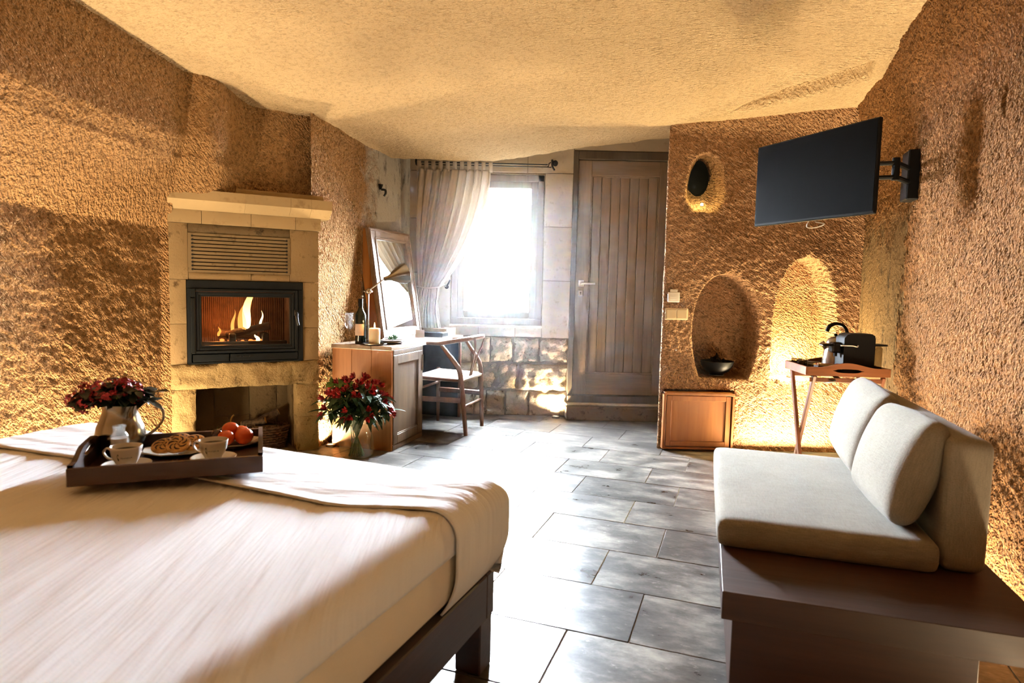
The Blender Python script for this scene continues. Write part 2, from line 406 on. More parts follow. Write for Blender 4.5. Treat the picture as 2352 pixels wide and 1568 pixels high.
def grid_obj(name, VX, VY, VZ, U, V, mat, keep=None, kind='structure'):
    n, m = VX.shape
    verts = np.stack([VX, VY, VZ], -1).reshape(-1, 3)
    idx = np.arange(n*m).reshape(n, m)
    q = np.stack([idx[:-1, :-1], idx[1:, :-1], idx[1:, 1:], idx[:-1, 1:]], -1).reshape(-1, 4)
    if keep is not None: q = q[keep[:-1, :-1].reshape(-1)]
    me = bpy.data.meshes.new(name)
    me.vertices.add(len(verts)); me.vertices.foreach_set('co', verts.ravel())
    me.loops.add(q.size); me.loops.foreach_set('vertex_index', q.ravel().astype(np.int32))
    me.polygons.add(len(q)); me.polygons.foreach_set('loop_start', np.arange(0, q.size, 4, dtype=np.int32))
    me.polygons.foreach_set('loop_total', np.full(len(q), 4, dtype=np.int32))
    me.polygons.foreach_set('use_smooth', np.ones(len(q), bool))
    uvl = me.uv_layers.new(name='UVMap'); uv = np.stack([U, V], -1).reshape(-1, 2)[q.ravel()]
    uvl.data.foreach_set('uv', uv.ravel())
    me.update(calc_edges=True); me.validate(); me.materials.append(mat)
    o = link(bpy.data.objects.new(name, me)); o['kind'] = kind
    return o
def chisel(U, Z, rot, a, b, amp, seed):
    c, s = math.cos(rot), math.sin(rot); p = U*c-Z*s; q = U*s+Z*c
    return amp*(.8*pn(p*a, q*b, seed)+.7*pn(p*a*1.7+7, q*b*1.4, seed+1)) + amp*.9*pn(U*7, Z*7, seed+2) + amp*1.2*pn(U*2.1, Z*2.1, seed+3)
def spaced(dense0, dense1, fine, coarse):
    def f(tot):
        return np.unique(np.concatenate([np.arange(0, dense0, coarse), np.arange(dense0, min(dense1, tot), fine), np.arange(dense1, tot, coarse), [tot]]))
    return f
zs_fine = np.arange(-.05, 2.78, .0095)
# left wall: overhanging cove between 1.47 and 1.97 m, runs on above the mantel
UB = 3.29   # length of the left run
def off_left(U, Z):
    edge = 1.475 - .035*sstep(1.9, 2.9, U) + .015*pn(U*3, U*0, 5)
    w = 1 - sstep(UB+.22, UB+.56, U)
    t = np.clip((Z-edge)/.50, 0, 1); ramp_ = np.where(t < .75, t/.875, .857+.143*sstep(.75, 1, t))
    o = .30*ramp_*w + .02*sstep(2.05, 2.5, Z)
    return o + chisel(U, Z, .9, 20, 46, .0085, 11)
wall_grid('wall_left', [(-2.93, .60), (-2.115, 3.79), (-1.34, 4.32)], spaced(1.3, 9, .0105, .06), zs_fine, off_left, m_wall_left, side=-1,
          mask=lambda U, Z: ~((U > UB+.06) & (Z < 1.60)))
wall_grid('wall_desk_side', [(-1.345, 4.22), (-.915, 5.66)], .011, zs_fine,
          lambda U, Z: chisel(U, Z, 1.15, 20, 50, .008, 21)*(1-.75*sstep(.62, .86, U)) + .02*sstep(.75, .86, U), m_wall_desk, side=-1)
# wall with the niches (television side)
TVY = 4.47
def egg(X, Z, cx, z0, z1, w0, wm, zm, p=2.2):
    """signed-ish field <0 inside: base width w0 at z0, widest wm at zm, closed round top at z1"""
    t = np.clip((Z-zm)/(z1-zm), -5, 1); half_top = wm*np.power(np.clip(1-np.abs(t)**p, 0, 1), 1/p)
    s = np.clip((zm-Z)/(zm-z0), 0, 1); half_bot = wm-(wm-w0)*s*s
    half = np.where(Z > zm, half_top, half_bot)
    d = np.abs(X-cx)-half
    d = np.where(Z > z1, np.maximum(d, (Z-z1)), d); d = np.where(Z < z0, np.maximum(d, z0-Z), d)
    return d
RET = math.hypot(1.42-1.055, 5.64-TVY)
def off_tv(U, Z):
    X = 1.055+(U-RET); face = sstep(RET-.02, RET+.03, U)
    o = chisel(U, Z, .62, 22, 48, .0085, 31)*(.4+.6*face)
    d1 = egg(X, Z, 1.497, .525, 1.255, .165, .228, .86); d2 = egg(X, Z, 2.052, .535, 1.38, .205, .208, .85); d3 = egg(X, Z, 1.308, 1.685, 2.085, .075, .133, 1.80, 2.4)
    cut = .24*(1-sstep(-.022, .012, d1)) + .17*(1-sstep(-.03, .02, d2)) + (.05+.12*sstep(1.69, 1.86, Z))*(1-sstep(-.06, .01, d3))
    cab = (1-sstep(-.004, .004, np.maximum(np.abs(X-1.333)-.246, np.abs(Z-.205)-.225)))*.10
    o = o*np.where(cut > .05, .4, 1) - (cut+cab)*face
    return o + .10*sstep(2.18, 2.5, Z)*face
wall_grid('wall_back_right', [(1.42, 5.64), (1.055, TVY), (2.62, TVY)], .0085, np.arange(-.05, 2.78, .0085), off_tv, m_wall_tv, side=-1, fillet=.03)
# right wall, listed from behind the camera to the far corner
def off_right(U, Z):
    d = np.hypot((U-3.63)/.020, (Z-1.86)/.062)
    o = chisel(U, Z, 1.2, 26, 46, .0095, 41)*(1-.6*sstep(4.62, 4.75, U)*(Z < 1.6)) - .07*(1-sstep(.7, 1.1, d))
    return o + .16*sstep(2.0, 2.6, Z)
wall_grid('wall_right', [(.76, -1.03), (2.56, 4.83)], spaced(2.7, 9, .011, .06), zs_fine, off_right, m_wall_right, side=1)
wall_grid('wall_front', [(-3.1, .80), (1.2, -.95)], .07, np.arange(-.05, 2.78, .07), lambda U, Z: .03*pn(U*2, Z*2, 3), m_wall_left, side=1)
# ceiling: smooth surface through measured heights, rough picked underside, ragged lip before the window
cp = np.array([(-1.1, 5.25, 2.165), (-.66, 5.25, 2.155), (-.2, 5.25, 2.158), (.4, 5.25, 2.258), (.757, 5.25, 2.308), (1.17, 5.25, 2.362), (1.0, 4.47, 2.262), (1.7, 4.47, 2.335), (2.4, 4.47, 2.41),
               (-1.33, 4.3, 2.23), (-2.05, 3.55, 2.27), (-2.2, 2.9, 2.36), (1.95, 2.9, 2.47), (0, 2.9, 2.47), (0, 4.1, 2.36), (-.9, 3.6, 2.36), (1.0, 3.4, 2.45), (0, .5, 2.58), (-2.7, .7, 2.45), (.9, -.7, 2.5), (0, 1.7, 2.55), (1.4, 1, 2.5), (-1.5, 1.8, 2.48)])
def tps(r): return np.where(r > 1e-9, r*r*np.log(r+1e-12), 0)
A = tps(np.hypot(cp[:, None, 0]-cp[None, :, 0], cp[:, None, 1]-cp[None, :, 1])) + np.eye(len(cp))*.02
Pm = np.c_[np.ones(len(cp)), cp[:, :2]]; K = np.block([[A, Pm], [Pm.T, np.zeros((3, 3))]])
wgt = np.linalg.solve(K, np.r_[cp[:, 2], 0, 0, 0])
def ceil_z(X, Y):
    z = wgt[-3]+wgt[-2]*X+wgt[-1]*Y
    for (x, y, _), w_ in zip(cp, wgt): z = z + w_*tps(np.hypot(X-x, Y-y))
    return z
xs = np.unique(np.concatenate([np.arange(-3.4, -2.7, .1), np.arange(-2.7, 2.7, .0135), np.arange(2.7, 3.2, .1)]))
ys = np.unique(np.concatenate([np.arange(-1.8, 1.9, .08), np.arange(1.9, 5.25, .0135), [5.25]]))
GX, GY = np.meshgrid(xs, ys, indexing='ij')
GZ = ceil_z(GX, GY)
pocket = [(1.38, 4.22), (1.69, 3.86), (1.96, 3.58), (2.05, 3.80), (1.87, 4.02), (1.62, 4.15)]   # carved pocket in front of the television wall
sdf = np.full(GX.shape, -9.0)
for (xa, ya), (xb, yb) in zip(pocket, pocket[1:]+pocket[:1]):
    le = math.hypot(xb-xa, yb-ya); sdf = np.maximum(sdf, ((GX-xa)*(yb-ya)-(GY-ya)*(xb-xa))/le)
GZ = GZ + .075*(1-sstep(-.03, .008, sdf)) - .02*np.exp(-((sdf-.05)/.05)**2)*(sdf > 0)
GZ = GZ + .004*pn(GX*30, GY*11, 51) + .006*pn(GX*6, GY*6, 52) + .012*pn(GX*1.6, GY*1.6, 53)
GZ = GZ + .010*pn(GX*9, GY*0+3, 54)*sstep(5.1, 5.25, GY)
ex = [(5.265, .02), (5.275, .06), (5.28, .35), (5.85, .42)]
GXe = np.concatenate([GX]+[xs[:, None]]*len(ex), 1)
GYe = np.concatenate([GY]+[np.full((len(xs), 1), e[0]) for e in ex], 1)
GZe = np.concatenate([GZ]+[GZ[:, -1:]+e[1] for e in ex], 1)
GZe[:, -1] = 2.62
grid_obj('ceiling', GXe, GYe, GZe, GXe, GYe, m_ceiling)
# unseen outer box added to block daylight leaks around the carved shell
bm = NB()
x0, x1, y0, y1, z1 = -3.6, 3.4, -2.0, 5.80, 3.1
for quad in (((x0, y0, 0), (x0, y1, 0), (x0, y1, z1), (x0, y0, z1)), ((x1, y0, 0), (x1, y1, 0), (x1, y1, z1), (x1, y0, z1)), ((x0, y0, 0), (x1, y0, 0), (x1, y0, z1), (x0, y0, z1)), ((x0, y0, z1), (x1, y0, z1), (x1, y1, z1), (x0, y1, z1))):
    bm.faces.new([bm.verts.new(v) for v in quad])
tag(fin(bm, 'leak_block_shell', m_outer), kind='structure')

# ------------------------------------------------------------------ floor with tiles
m, nt, b = newmat('floor_tile_stone'); vec = coord(nt); oi = nd(nt, 'ShaderNodeObjectInfo')
mul = nd(nt, 'ShaderNodeVectorMath', operation='SCALE'); mul.inputs[0].default_value = (31, 17, 5); nt.links.new(oi.outputs['Random'], mul.inputs['Scale'])
add = nd(nt, 'ShaderNodeVectorMath', operation='ADD'); nt.links.new(vec, add.inputs[0]); nt.links.new(mul.outputs[0], add.inputs[1])
v2 = mapping(nt, add.outputs[0], (1, 1.8, 1))
f1 = noise(nt, v2, 5, 8, .68); f2 = noise(nt, v2, 22, 5, .7)
cc = ramp(nt, f1, [(.30, srgb(48, 47, 46)), (.47, srgb(84, 81, 78)), (.58, srgb(120, 115, 109)), (.72, srgb(160, 152, 142))])
cc = mixc(nt, ramp(nt, f2, [(.62, (0, 0, 0)), (.74, (.6, .6, .6))]), cc, srgb(190, 184, 174))
hs = nd(nt, 'ShaderNodeHueSaturation'); nt.links.new(cc, hs.inputs['Color'])
nt.links.new(math_(nt, 'ADD', math_(nt, 'MULTIPLY', oi.outputs['Random'], .45), .72), hs.inputs['Value'])
nt.links.new(hs.outputs[0], b.inputs['Base Color'])
nt.links.new(math_(nt, 'ADD', math_(nt, 'MULTIPLY', f1, .22), .20), b.inputs['Roughness'])
b.inputs['Specular IOR Level'].default_value = .6
bump(nt, b, f2, .0012)
m_tile = m
m_grout = plain('pale_grout', srgb(150, 146, 140), .8, 0, .1, 40)
fl = fin(box((-3.6, -2, -.10), (3.4, 5.80, -.004)), 'floor', m_grout, smooth=False); fl['kind'] = 'structure'
TL, TW, TA = .55, .348, math.radians(20)
tme = None; cnt = 0
room = [(-2.95, .55), (1.0, -1.0), (1.72, 1.77), (2.5, 4.4), (1.5, 4.6), (1.45, 5.7), (-1.0, 5.7), (-1.5, 4.5), (-2.2, 3.9)]
def inside(x, y, poly):
    r = False; n = len(poly)
    for i in range(n):
        (xa, ya), (xb, yb) = poly[i], poly[(i+1) % n]
        if (ya > y) != (yb > y) and x < (xb-xa)*(y-ya)/(yb-ya)+xa: r = not r
    return r
for r in range(-4, 22):
    t0 = 1.94+(r-1)*TW
    s0 = -.29 if (r % 2) else -.49
    for k in range(-9, 9):
        s = s0+k*TL
        pts = [(s+ds, t0+dt) for ds in (.02, TL/2, TL-.02) for dt in (.02, TW/2, TW-.02)]
        wp = [(p*math.cos(TA)+q*math.sin(TA), -p*math.sin(TA)+q*math.cos(TA)) for p, q in pts]
        if not any(inside(*p, room) for p in wp): continue
        if tme is None:
            o = fin(bx(NB(), (0, 0, -.008), (TL-.004, TW-.004, .016), .0012), 'floor_tile', m_tile, fl); tme = o.data
        else: o = link(bpy.data.objects.new('floor_tile', tme), fl)
        c = (s+TL/2, t0+TW/2)
        o.location = (c[0]*math.cos(TA)+c[1]*math.sin(TA), -c[0]*math.sin(TA)+c[1]*math.cos(TA), random.uniform(-.0006, .0006))
        o.rotation_euler = (random.uniform(-.0012, .0012), random.uniform(-.0012, .0012), -TA + (PI if random.random() < .5 else 0)); cnt += 1

# ------------------------------------------------------------------ window wall, masonry, window, door
WY = 5.58
bm = NB()
for lo, hi in (((-3.6, WY+.02, -.1), (-.55, 5.88, 3.1)), ((.255, WY+.02, -.1), (.50, 5.88, 3.1)), ((-.55, WY+.02, -.1), (.255, 5.88, .80)), ((-.55, WY+.02, 2.12), (.255, 5.88, 3.1)), ((.50, 5.68, -.1), (3.4, 5.88, 3.1)), ((.50, WY+.02, 2.33), (1.5, 5.70, 3.1))):
    box(lo, hi, bm=bm)
wb = fin(bm, 'wall_back', m_mortar, smooth=False); wb['kind'] = 'structure'
def rough_block(name, x0, x1, z0, z1, y, mat, parent, depth=.05, amp=.01, n=9, seed=0, edge=.012):
    """stone block whose front face (towards -y) is uneven and rounded at the edges"""
    nx = max(4, int(n*(x1-x0)/.25)); nz = max(4, int(n*(z1-z0)/.25))
    U, V = np.meshgrid(np.linspace(0, 1, nx+1), np.linspace(0, 1, nz+1), indexing='ij')
    X = x0+U*(x1-x0); Z = z0+V*(z1-z0)
    db = np.minimum(np.minimum(X-x0, x1-X), np.minimum(Z-z0, z1-Z))
    Yf = y - amp*1.6*(pn(X*11, Z*11, seed)+.6*pn(X*27, Z*27, seed+1)) + edge*(1-sstep(0, edge*1.6, db))
    jx = np.where(db < 1e-6, amp*.6*pn(X*14+3, Z*14, seed+2), 0)
    X = X+jx; Z = Z+np.where(db < 1e-6, amp*.6*pn(X*14, Z*14+9, seed+3), 0)
    vs = np.stack([X, Yf, Z], -1).reshape(-1, 3).tolist(); idx = np.arange((nx+1)*(nz+1)).reshape(nx+1, nz+1)
    fs = [(idx[i, j], idx[i+1, j], idx[i+1, j+1], idx[i, j+1]) for i in range(nx) for j in range(nz)]
    rim = [idx[i, 0] for i in range(nx)]+[idx[nx, j] for j in range(nz)]+[idx[i, nz] for i in range(nx, 0, -1)]+[idx[0, j] for j in range(nz, 0, -1)]
    base = len(vs)
    for k in rim: vs.append([vs[k][0], y+depth, vs[k][2]])
    for i in range(len(rim)):
        j = (i+1) % len(rim); fs.append((rim[j], rim[i], base+i, base+j))
    return mesh_from(name, vs, fs, mat, parent, ang=60)
sd = 100
# smooth ashlar around the window and above
for (a, b_, c, d) in ((.262, .50, .70, 1.20), (.262, .50, 1.206, 1.67), (.262, .50, 1.676, 2.13), (-.94, -.556, .70, 1.25), (-.94, -.556, 1.256, 1.72), (-.94, -.556, 1.726, 2.13),
                      (-.94, -.35, 2.136, 2.60), (-.344, .10, 2.136, 2.60), (.106, .50, 2.136, 2.60), (.506, 1.45, 2.335, 2.60)):
    rough_block('ashlar_block', a, b_, c, d, WY, m_ashlar, wb, .06, .0015, 4, sd, .004); sd += 5
for (a, b_) in ((-.55, -.305), (-.30, .02), (.025, .257)):
    rough_block('sill_block', a, b_, .705, .785, WY-.004, m_ashlar, wb, .05, .002, 6, sd, .006); sd += 5
for (z0, z1, xs_) in ((.47, .70, (-.94, -.62, -.36, -.19, .01, .24, .50)), (.225, .465, (-.94, -.70, -.50, -.29, -.125, .06, .50)), (-.01, .22, (-.94, -.72, -.50, -.33, -.22, -.05, .16, .50))):
    for a, b_ in zip(xs_, xs_[1:]):
        dk = abs(a+.29) < .01
        rough_block('rubble_block', a+.006, b_-.006, z0+.005, z1-.005, WY+(.012 if dk else random.uniform(-.008, .006)), m_rubble, wb, .06, .028 if dk else .016, 14, sd, .018); sd += 5
# window
wn = thing('window_1', None, None, (0, WY, 0)); wn['kind'] = 'structure'
X0, X1, Z0, Z1 = -.548, .253, .803, 2.118
for nm, lo, hi in (('frame_jamb', (X0, .04, Z0), (X0+.055, .13, Z1)), ('frame_jamb', (X1-.055, .04, Z0), (X1, .13, Z1)), ('frame_head', (X0, .04, Z1-.055), (X1, .13, Z1)), ('frame_sill', (X0, .03, Z0), (X1, .13, Z0+.06))):
    fin(box(lo, hi, .004), nm, m_win_wood, wn)
s0, s1, t0, t1 = X0+.05, X1-.05, Z0+.052, Z1-.05
for nm, lo, hi in (('sash_stile', (s0, .055, t0), (s0+.062, .115, t1)), ('sash_stile', (s1-.062, .055, t0), (s1, .115, t1)), ('sash_rail', (s0+.062, .055, t1-.062), (s1-.062, .115, t1)), ('sash_rail', (s0+.062, .055, t0), (s1-.062, .115, t0+.07))):
    fin(box(lo, hi, .004), nm, m_win_wood, wn)
fin(box((s0+.05, .083, t0+.05), (s1-.05, .087, t1-.05)), 'pane', m_pane, wn, smooth=False)
bm = tube(NB(), bez([(s1-.03, .05, 1.40), (s1-.03, .02, 1.40), (s1-.03, .012, 1.39), (s1-.03, .01, 1.33), (s1-.03, .012, 1.29)], 4), .008, 8)
bx(bm, (s1-.03, .052, 1.40), (.028, .01, .06), .003)
tag(fin(bm, 'window_handle', m_steel, wn), 'grey lever window handle')
fin(box((X0-.01, -.012, Z0-.02), (X1+.01, .06, Z0), .004), 'window_sill', m_ashlar, wn)
# door
dr = thing('door_1', None, None, (.50, 5.60, 0)); dr['kind'] = 'structure'
DW, DZ0, DZ1 = .83, .20, 2.255
for nm, lo, hi in (('door_jamb', (0, -.03, .10), (.045, .08, 2.33)), ('door_jamb', (.045+DW, -.03, .10), (.93, .08, 2.33)), ('door_head', (.045, -.03, DZ1+.003), (.045+DW, .08, 2.33)), ('door_sill', (0, -.055, .12), (.93, .08, DZ0-.004))):
    fin(box(lo, hi, .004), nm, m_door_frame, dr)
st = .115
for nm, lo, hi, mt in (('stile', (.047, .0, DZ0), (.047+st, .045, DZ1), m_door_wood), ('stile', (.043+DW-st, .0, DZ0), (.043+DW, .045, DZ1), m_door_wood), ('top_rail', (.047+st, 0, DZ1-.13), (.043+DW-st, .045, DZ1), m_door_wood_x), ('bottom_rail', (.047+st, 0, DZ0), (.043+DW-st, .045, DZ0+.19), m_door_wood_x)):
    fin(box(lo, hi, .003), nm, mt, dr)
pl0, pl1 = .047+st+.012, .043+DW-st-.012; npl = 7
for k in range(npl):
    w_ = (pl1-pl0)/npl
    fin(box((pl0+k*w_+.0015, .014+random.uniform(0, .002), DZ0+.20), (pl0+(k+1)*w_-.0015, .040, DZ1-.14), .004), 'door_plank', m_door_wood, dr)
bm = NB(); xa, xb, za, zb = .047+st, .043+DW-st, DZ0+.19, DZ1-.13
for lo, hi in (((xa, .006, za), (xa+.012, .04, zb)), ((xb-.012, .006, za), (xb, .04, zb)), ((xa, .006, za), (xb, .04, za+.012)), ((xa, .006, zb-.012), (xb, .04, zb))): box(lo, hi, .002, bm=bm)
fin(bm, 'panel_molding', m_door_wood, dr)
fin(box((xa, .040, za), (xb, .05, zb)), 'panel_back', m_door_frame, dr, smooth=False)
bm = box((.072, -.012, 1.16), (.122, 0, 1.215), .003); tube(bm, [(.097, 0, 1.187), (.097, -.05, 1.187)], .009, 10); tube(bm, bez([(.097, -.05, 1.187), (.13, -.055, 1.188), (.215, -.052, 1.188)], 5), [.009]*11, 10)
tag(fin(bm, 'door_handle', m_chrome, dr), 'satin steel lever handle on square rose')
bm = box((.074, -.006, 1.075), (.118, 0, 1.125), .003)
kp = tag(fin(bm, 'key_plate', m_chrome, dr), 'square steel key plate')
bm = NB(); lathe(bm, [(0, 0), (.006, 0), (.006, .002), (0, .002)], 12, MT(.096, -.0055, 1.106) @ MR(PI/2, 'X')); box((.0935, -.0078, 1.088), (.0985, -.0058, 1.106), bm=bm)
fin(bm, 'keyhole', m_black, kp)
tr = fin(box((.485, 5.42, -.004), (1.46, 5.66, .115), .008), 'trim_1', m_soot); tr['kind'] = 'structure'
tr = fin(box((.485, 5.50, .115), (1.46, 5.66, .135), .006), 'trim_2', m_ashlar); tr['kind'] = 'structure'

# ------------------------------------------------------------------ fireplace (local x: -0.88 left .. 0 right, y into the wall)
FA = math.radians(30)
fp = thing('fireplace', 'stone fireplace with pale mantel, glass-fronted stove and open log recess', 'fireplace', (-1.297, 4.226, 0), FA)
FL, FD = -.878, .42
def fblock(name, x0, x1, z0, z1, y=0, mat=m_fire_block, amp=.002, edge=.005, depth=None, n=6):
    global sd; sd += 5
    return rough_block(name, x0+.0012, x1-.0012, z0+.0012, z1-.0012, y, mat, fp, depth or .12, amp, n, sd, edge)
# jambs of the log recess
fblock('stone_block', FL, -.745, -.005, .455, 0, m_fire_rough, .010, .008, .40, 14)
fblock('stone_block', -.141, 0, -.005, .235, 0, m_fire_rough, .009, .008, .16, 14)
fblock('stone_block', -.141, 0, .235, .455, 0, m_fire_rough, .009, .008, .16, 14)
fblock('stone_lintel', FL, -.0, .455, .612, -.004, m_fire_rough, .012, .010, .35, 14)
# stones beside the stove
fblock('stone_block', FL, -.788, .612, .86); fblock('stone_block', FL, -.788, .86, 1.13)
fblock('stone_block', -.103, 0, .612, .83, depth=.16); fblock('stone_block', -.103, 0, .83, 1.13, depth=.16)
# band with the vent slots
fblock('stone_block', FL, -.775, 1.13, 1.468); fblock('stone_block', -.185, 0, 1.13, 1.468, depth=.16)
fblock('stone_block', -.775, -.42, 1.13, 1.175); fblock('stone_block', -.42, -.185, 1.13, 1.175)
fblock('stone_block', -.775, -.185, 1.412, 1.468, mat=m_soot)
bm = NB(); vz0, vz1, ns = 1.175, 1.412, 10
bx(bm, (-.762, .03, (vz0+vz1)/2), (.026, .06, vz1-vz0)); bx(bm, (-.196, .03, (vz0+vz1)/2), (.022, .06, vz1-vz0))
pitch = (vz1-vz0)/(ns+.6)
for k in range(ns+1):
    a = vz0 if k == 0 else vz0+(k-.2)*pitch+.0030
    b2 = vz1 if k == ns else vz0+(k+.8)*pitch-.0030
    box((-.75, 0, a), (-.206, .06, b2), bm=bm)
m_stained = stone('stained_vent_slab', srgb(136, 116, 86), srgb(58, 48, 34), .003, 9, .06)
tag(fin(bm, 'vent_slab', m_stained, fp, smooth=False), 'stone slab cut with ten thin vent slots')
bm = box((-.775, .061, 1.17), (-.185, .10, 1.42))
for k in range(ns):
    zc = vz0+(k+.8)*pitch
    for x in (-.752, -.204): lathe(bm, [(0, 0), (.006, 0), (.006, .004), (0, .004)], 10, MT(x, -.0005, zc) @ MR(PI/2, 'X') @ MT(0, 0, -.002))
fin(bm, 'vent_shadow_box', m_dark_void, fp)  # dark backing and end dots paint the shade inside the slots
# frieze and mantel
for a, b2 in ((FL-.004, -.70), (-.70, -.42), (-.42, -.15), (-.15, .012)):
    global_sd = fblock('frieze_block', a, b2, 1.468, 1.548, -.014, m_mantel, .0004, .002, .16, 3)
def cornice(x0, x1, endcap):
    prof = [(-.016, 1.548), (-.020, 1.553), (-.085, 1.598), (-.088, 1.600), (-.088, 1.660), (.15, 1.665), (.15, 1.548)]
    bm = NB(); prism(bm, [(-y, z) for y, z in prof], x0, x1, Matrix(((0, 0, 1, 0), (-1, 0, 0, 0), (0, 1, 0, 0), (0, 0, 0, 1))))
    fin(bm, 'mantel_stone', m_mantel, fp, ang=25)
for a, b2 in ((FL-.006, -.46), (-.459, -.192), (-.191, -.065), (-.064, .066)): cornice(a, b2, 0)
bm = NB(); prism(bm, [(FL, .0), (.03, .0), (.03, .19), (FL, .19)], 1.662, 1.70); fin(bm, 'mantel_back_ledge', m_mantel, fp)
# core that closes the body behind the faces
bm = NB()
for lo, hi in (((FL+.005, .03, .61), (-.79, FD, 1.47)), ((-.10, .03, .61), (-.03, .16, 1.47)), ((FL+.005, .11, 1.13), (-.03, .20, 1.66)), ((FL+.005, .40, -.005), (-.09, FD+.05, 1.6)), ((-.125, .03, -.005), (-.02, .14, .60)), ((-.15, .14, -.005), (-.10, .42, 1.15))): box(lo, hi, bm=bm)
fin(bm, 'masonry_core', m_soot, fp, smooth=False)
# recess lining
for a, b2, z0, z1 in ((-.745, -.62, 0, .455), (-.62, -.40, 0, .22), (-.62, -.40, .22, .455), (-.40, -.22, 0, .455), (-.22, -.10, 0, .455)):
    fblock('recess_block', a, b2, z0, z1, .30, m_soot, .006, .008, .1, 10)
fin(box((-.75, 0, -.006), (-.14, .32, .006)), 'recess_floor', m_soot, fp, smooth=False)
# stove insert
IX0, IX1, IZ0, IZ1 = -.786, -.105, .612, 1.128
ins = tag(fin(box((IX0, -.006, IZ1-.05), (IX1, .05, IZ1), .003), 'stove_insert', m_iron, fp), 'black cast iron stove insert with glass door')
bm = NB()
for lo, hi in (((IX0, -.006, IZ0), (IX0+.022, .05, IZ1-.05)), ((IX1-.03, -.006, IZ0), (IX1, .05, IZ1-.05)), ((IX0, -.006, IZ0), (IX1, .05, IZ0+.012))): box(lo, hi, .002, bm=bm)
fin(bm, 'insert_surround', m_iron, ins)
fin(box((IX0+.028, -.010, IZ0+.014), (IX0+.232, .04, IZ0+.060), .003), 'ash_drawer', m_iron, ins)
bm = box((IX0+.238, -.010, IZ0+.014), (IX1-.034, .04, IZ0+.060), .003)
fin(bm, 'ash_drawer', m_iron, ins)
bm = NB()
for x in (-.50, -.46, -.425): bx(bm, (x, -.011, IZ0+.042), (.026, .004, .007))
fin(bm, 'air_vents', m_dark_void, ins, smooth=False)
DX0, DX1, DZa, DZb = IX0+.03, IX1-.034, IZ0+.066, IZ1-.052
bm = NB()
for w_, yy in ((0, -.016), (.018, -.010), (.032, -.004)):
    a, b2, c, d = DX0+w_, DX1-w_, DZa+w_, DZb-w_; t = .016
    for lo, hi in (((a, yy, c), (a+t, .03, d)), ((b2-t, yy, c), (b2, .03, d)), ((a+t, yy, d-t), (b2-t, .03, d)), ((a+t, yy, c), (b2-t, .03, c+t))): box(lo, hi, .002, bm=bm)
fin(bm, 'stove_door_frame', m_iron, ins)
GX0, GX1, GZ0, GZ1 = DX0+.046, DX1-.046, DZa+.046, DZb-.046
fin(box((GX0-.004, .006, GZ0-.004), (GX1+.004, .010, GZ1+.004)), 'stove_glass', glassy('stove_glass_pane', (.96, .95, .93), .05, .04, False), ins, smooth=False)
bm = box((DX0-.012, -.026, DZb-.05), (DX0+.014, .02, DZb+.0), .003)
box((DX0-.010, -.026, DZa), (DX0+.012, .02, DZb-.055), .005, bm=bm)
fin(bm, 'hinge_bar', m_iron, ins)
bm = tube(NB(), bez([(DX1-.012, -.02, .93), (DX1-.012, -.05, .925), (DX1-.014, -.055, .90), (DX1-.004, -.05, .85)], 4), .009, 8)
bx(bm, (DX1-.012, -.016, .93), (.024, .02, .04), .004); fin(bm, 'stove_handle', m_iron, ins)
bm = NB()      # firebox
a, b2, c, d, e = GX0-.03, GX1+.02, GZ0-.03, GZ1+.03, .33
for q in (((a, .02, c), (b2, .02, c), (b2, e, c), (a, e, c)), ((a, .02, d), (a, e, d), (b2, e, d), (b2, .02, d)), ((a, .02, c), (a, e, c), (a, e, d), (a, .02, d)), ((b2, .02, c), (b2, .02, d), (b2, e, d), (b2, e, c)), ((a, e, c), (b2, e, c), (b2, e, d), (a, e, d))):
    bm.faces.new([bm.verts.new(v) for v in q])
m_firebrick = plain('firebrick', srgb(96, 66, 48), .85, 0, .2, 20)
fin(bm, 'firebox_lining', m_firebrick, ins, smooth=False)
bm = NB()
for k in range(46):
    x = a+.01+k*(b2-a-.02)/45
    tube(bm, [(x, e-.006, c), (x, e-.006, d-.02)], .004, 6)
fin(bm, 'ribbed_back_plate', m_firebrick, ins)
bm = box((a+.03, .05, c+.001), (b2-.03, .09, c+.05), .004)
box((-.545, .06, c), (-.505, .20, c+.10), .006, bm=bm); box((-.345, .06, c), (-.305, .20, c+.10), .006, bm=bm)
fin(bm, 'fire_grate', m_iron, ins)
def to_world(x, y, z):
    return (fp.location.x+x*math.cos(FA)-y*math.sin(FA), fp.location.y+x*math.sin(FA)+y*math.cos(FA), z)
# burning logs and flames (things inside the stove)
m_char = plain('charred_log', srgb(46, 26, 16), .9, 0, .5, 30, bs=50, bd=.006)
m_ember = emit('glowing_ember', (1, .22, .04), 3)
fz = c+.03
def log(name, p, q, r, mat, label, group=None, cat='log', rnd=3, ends=None):
    rr = random.Random(rnd); p, q = Vector(p), Vector(q); n = 8
    o = thing(name, label, cat, tuple((p+q)/2), 0, group); bm = NB()
    pts = [p.lerp(q, i/n)-(p+q)/2+Vector((rr.uniform(-1, 1), rr.uniform(-1, 1), rr.uniform(-1, 1)))*r*.10 for i in range(n+1)]
    t = tube(NB(), pts, [r*rr.uniform(.86, 1.1) for _ in pts], 11)
    for v in t.verts: v.co += Vector((rr.uniform(-1, 1), rr.uniform(-1, 1), rr.uniform(-1, 1)))*r*.07
    fin(t, 'bark', mat, o, ang=50)
    if ends:
        d = (q-p).normalized()
        for s, pp in ((-1, pts[0]), (1, pts[-1])):
            e_ = tube(NB(), [pp+d*s*.0005, pp+d*s*.003], r*.86, 11); fin(e_, 'cut_end', ends, o)
    return o
log('burning_log', to_world(-.56, .13, fz+.055), to_world(-.29, .12, fz+.115), .026, m_char, 'charred log burning slantwise across the stove grate', 'logs burning in the stove')
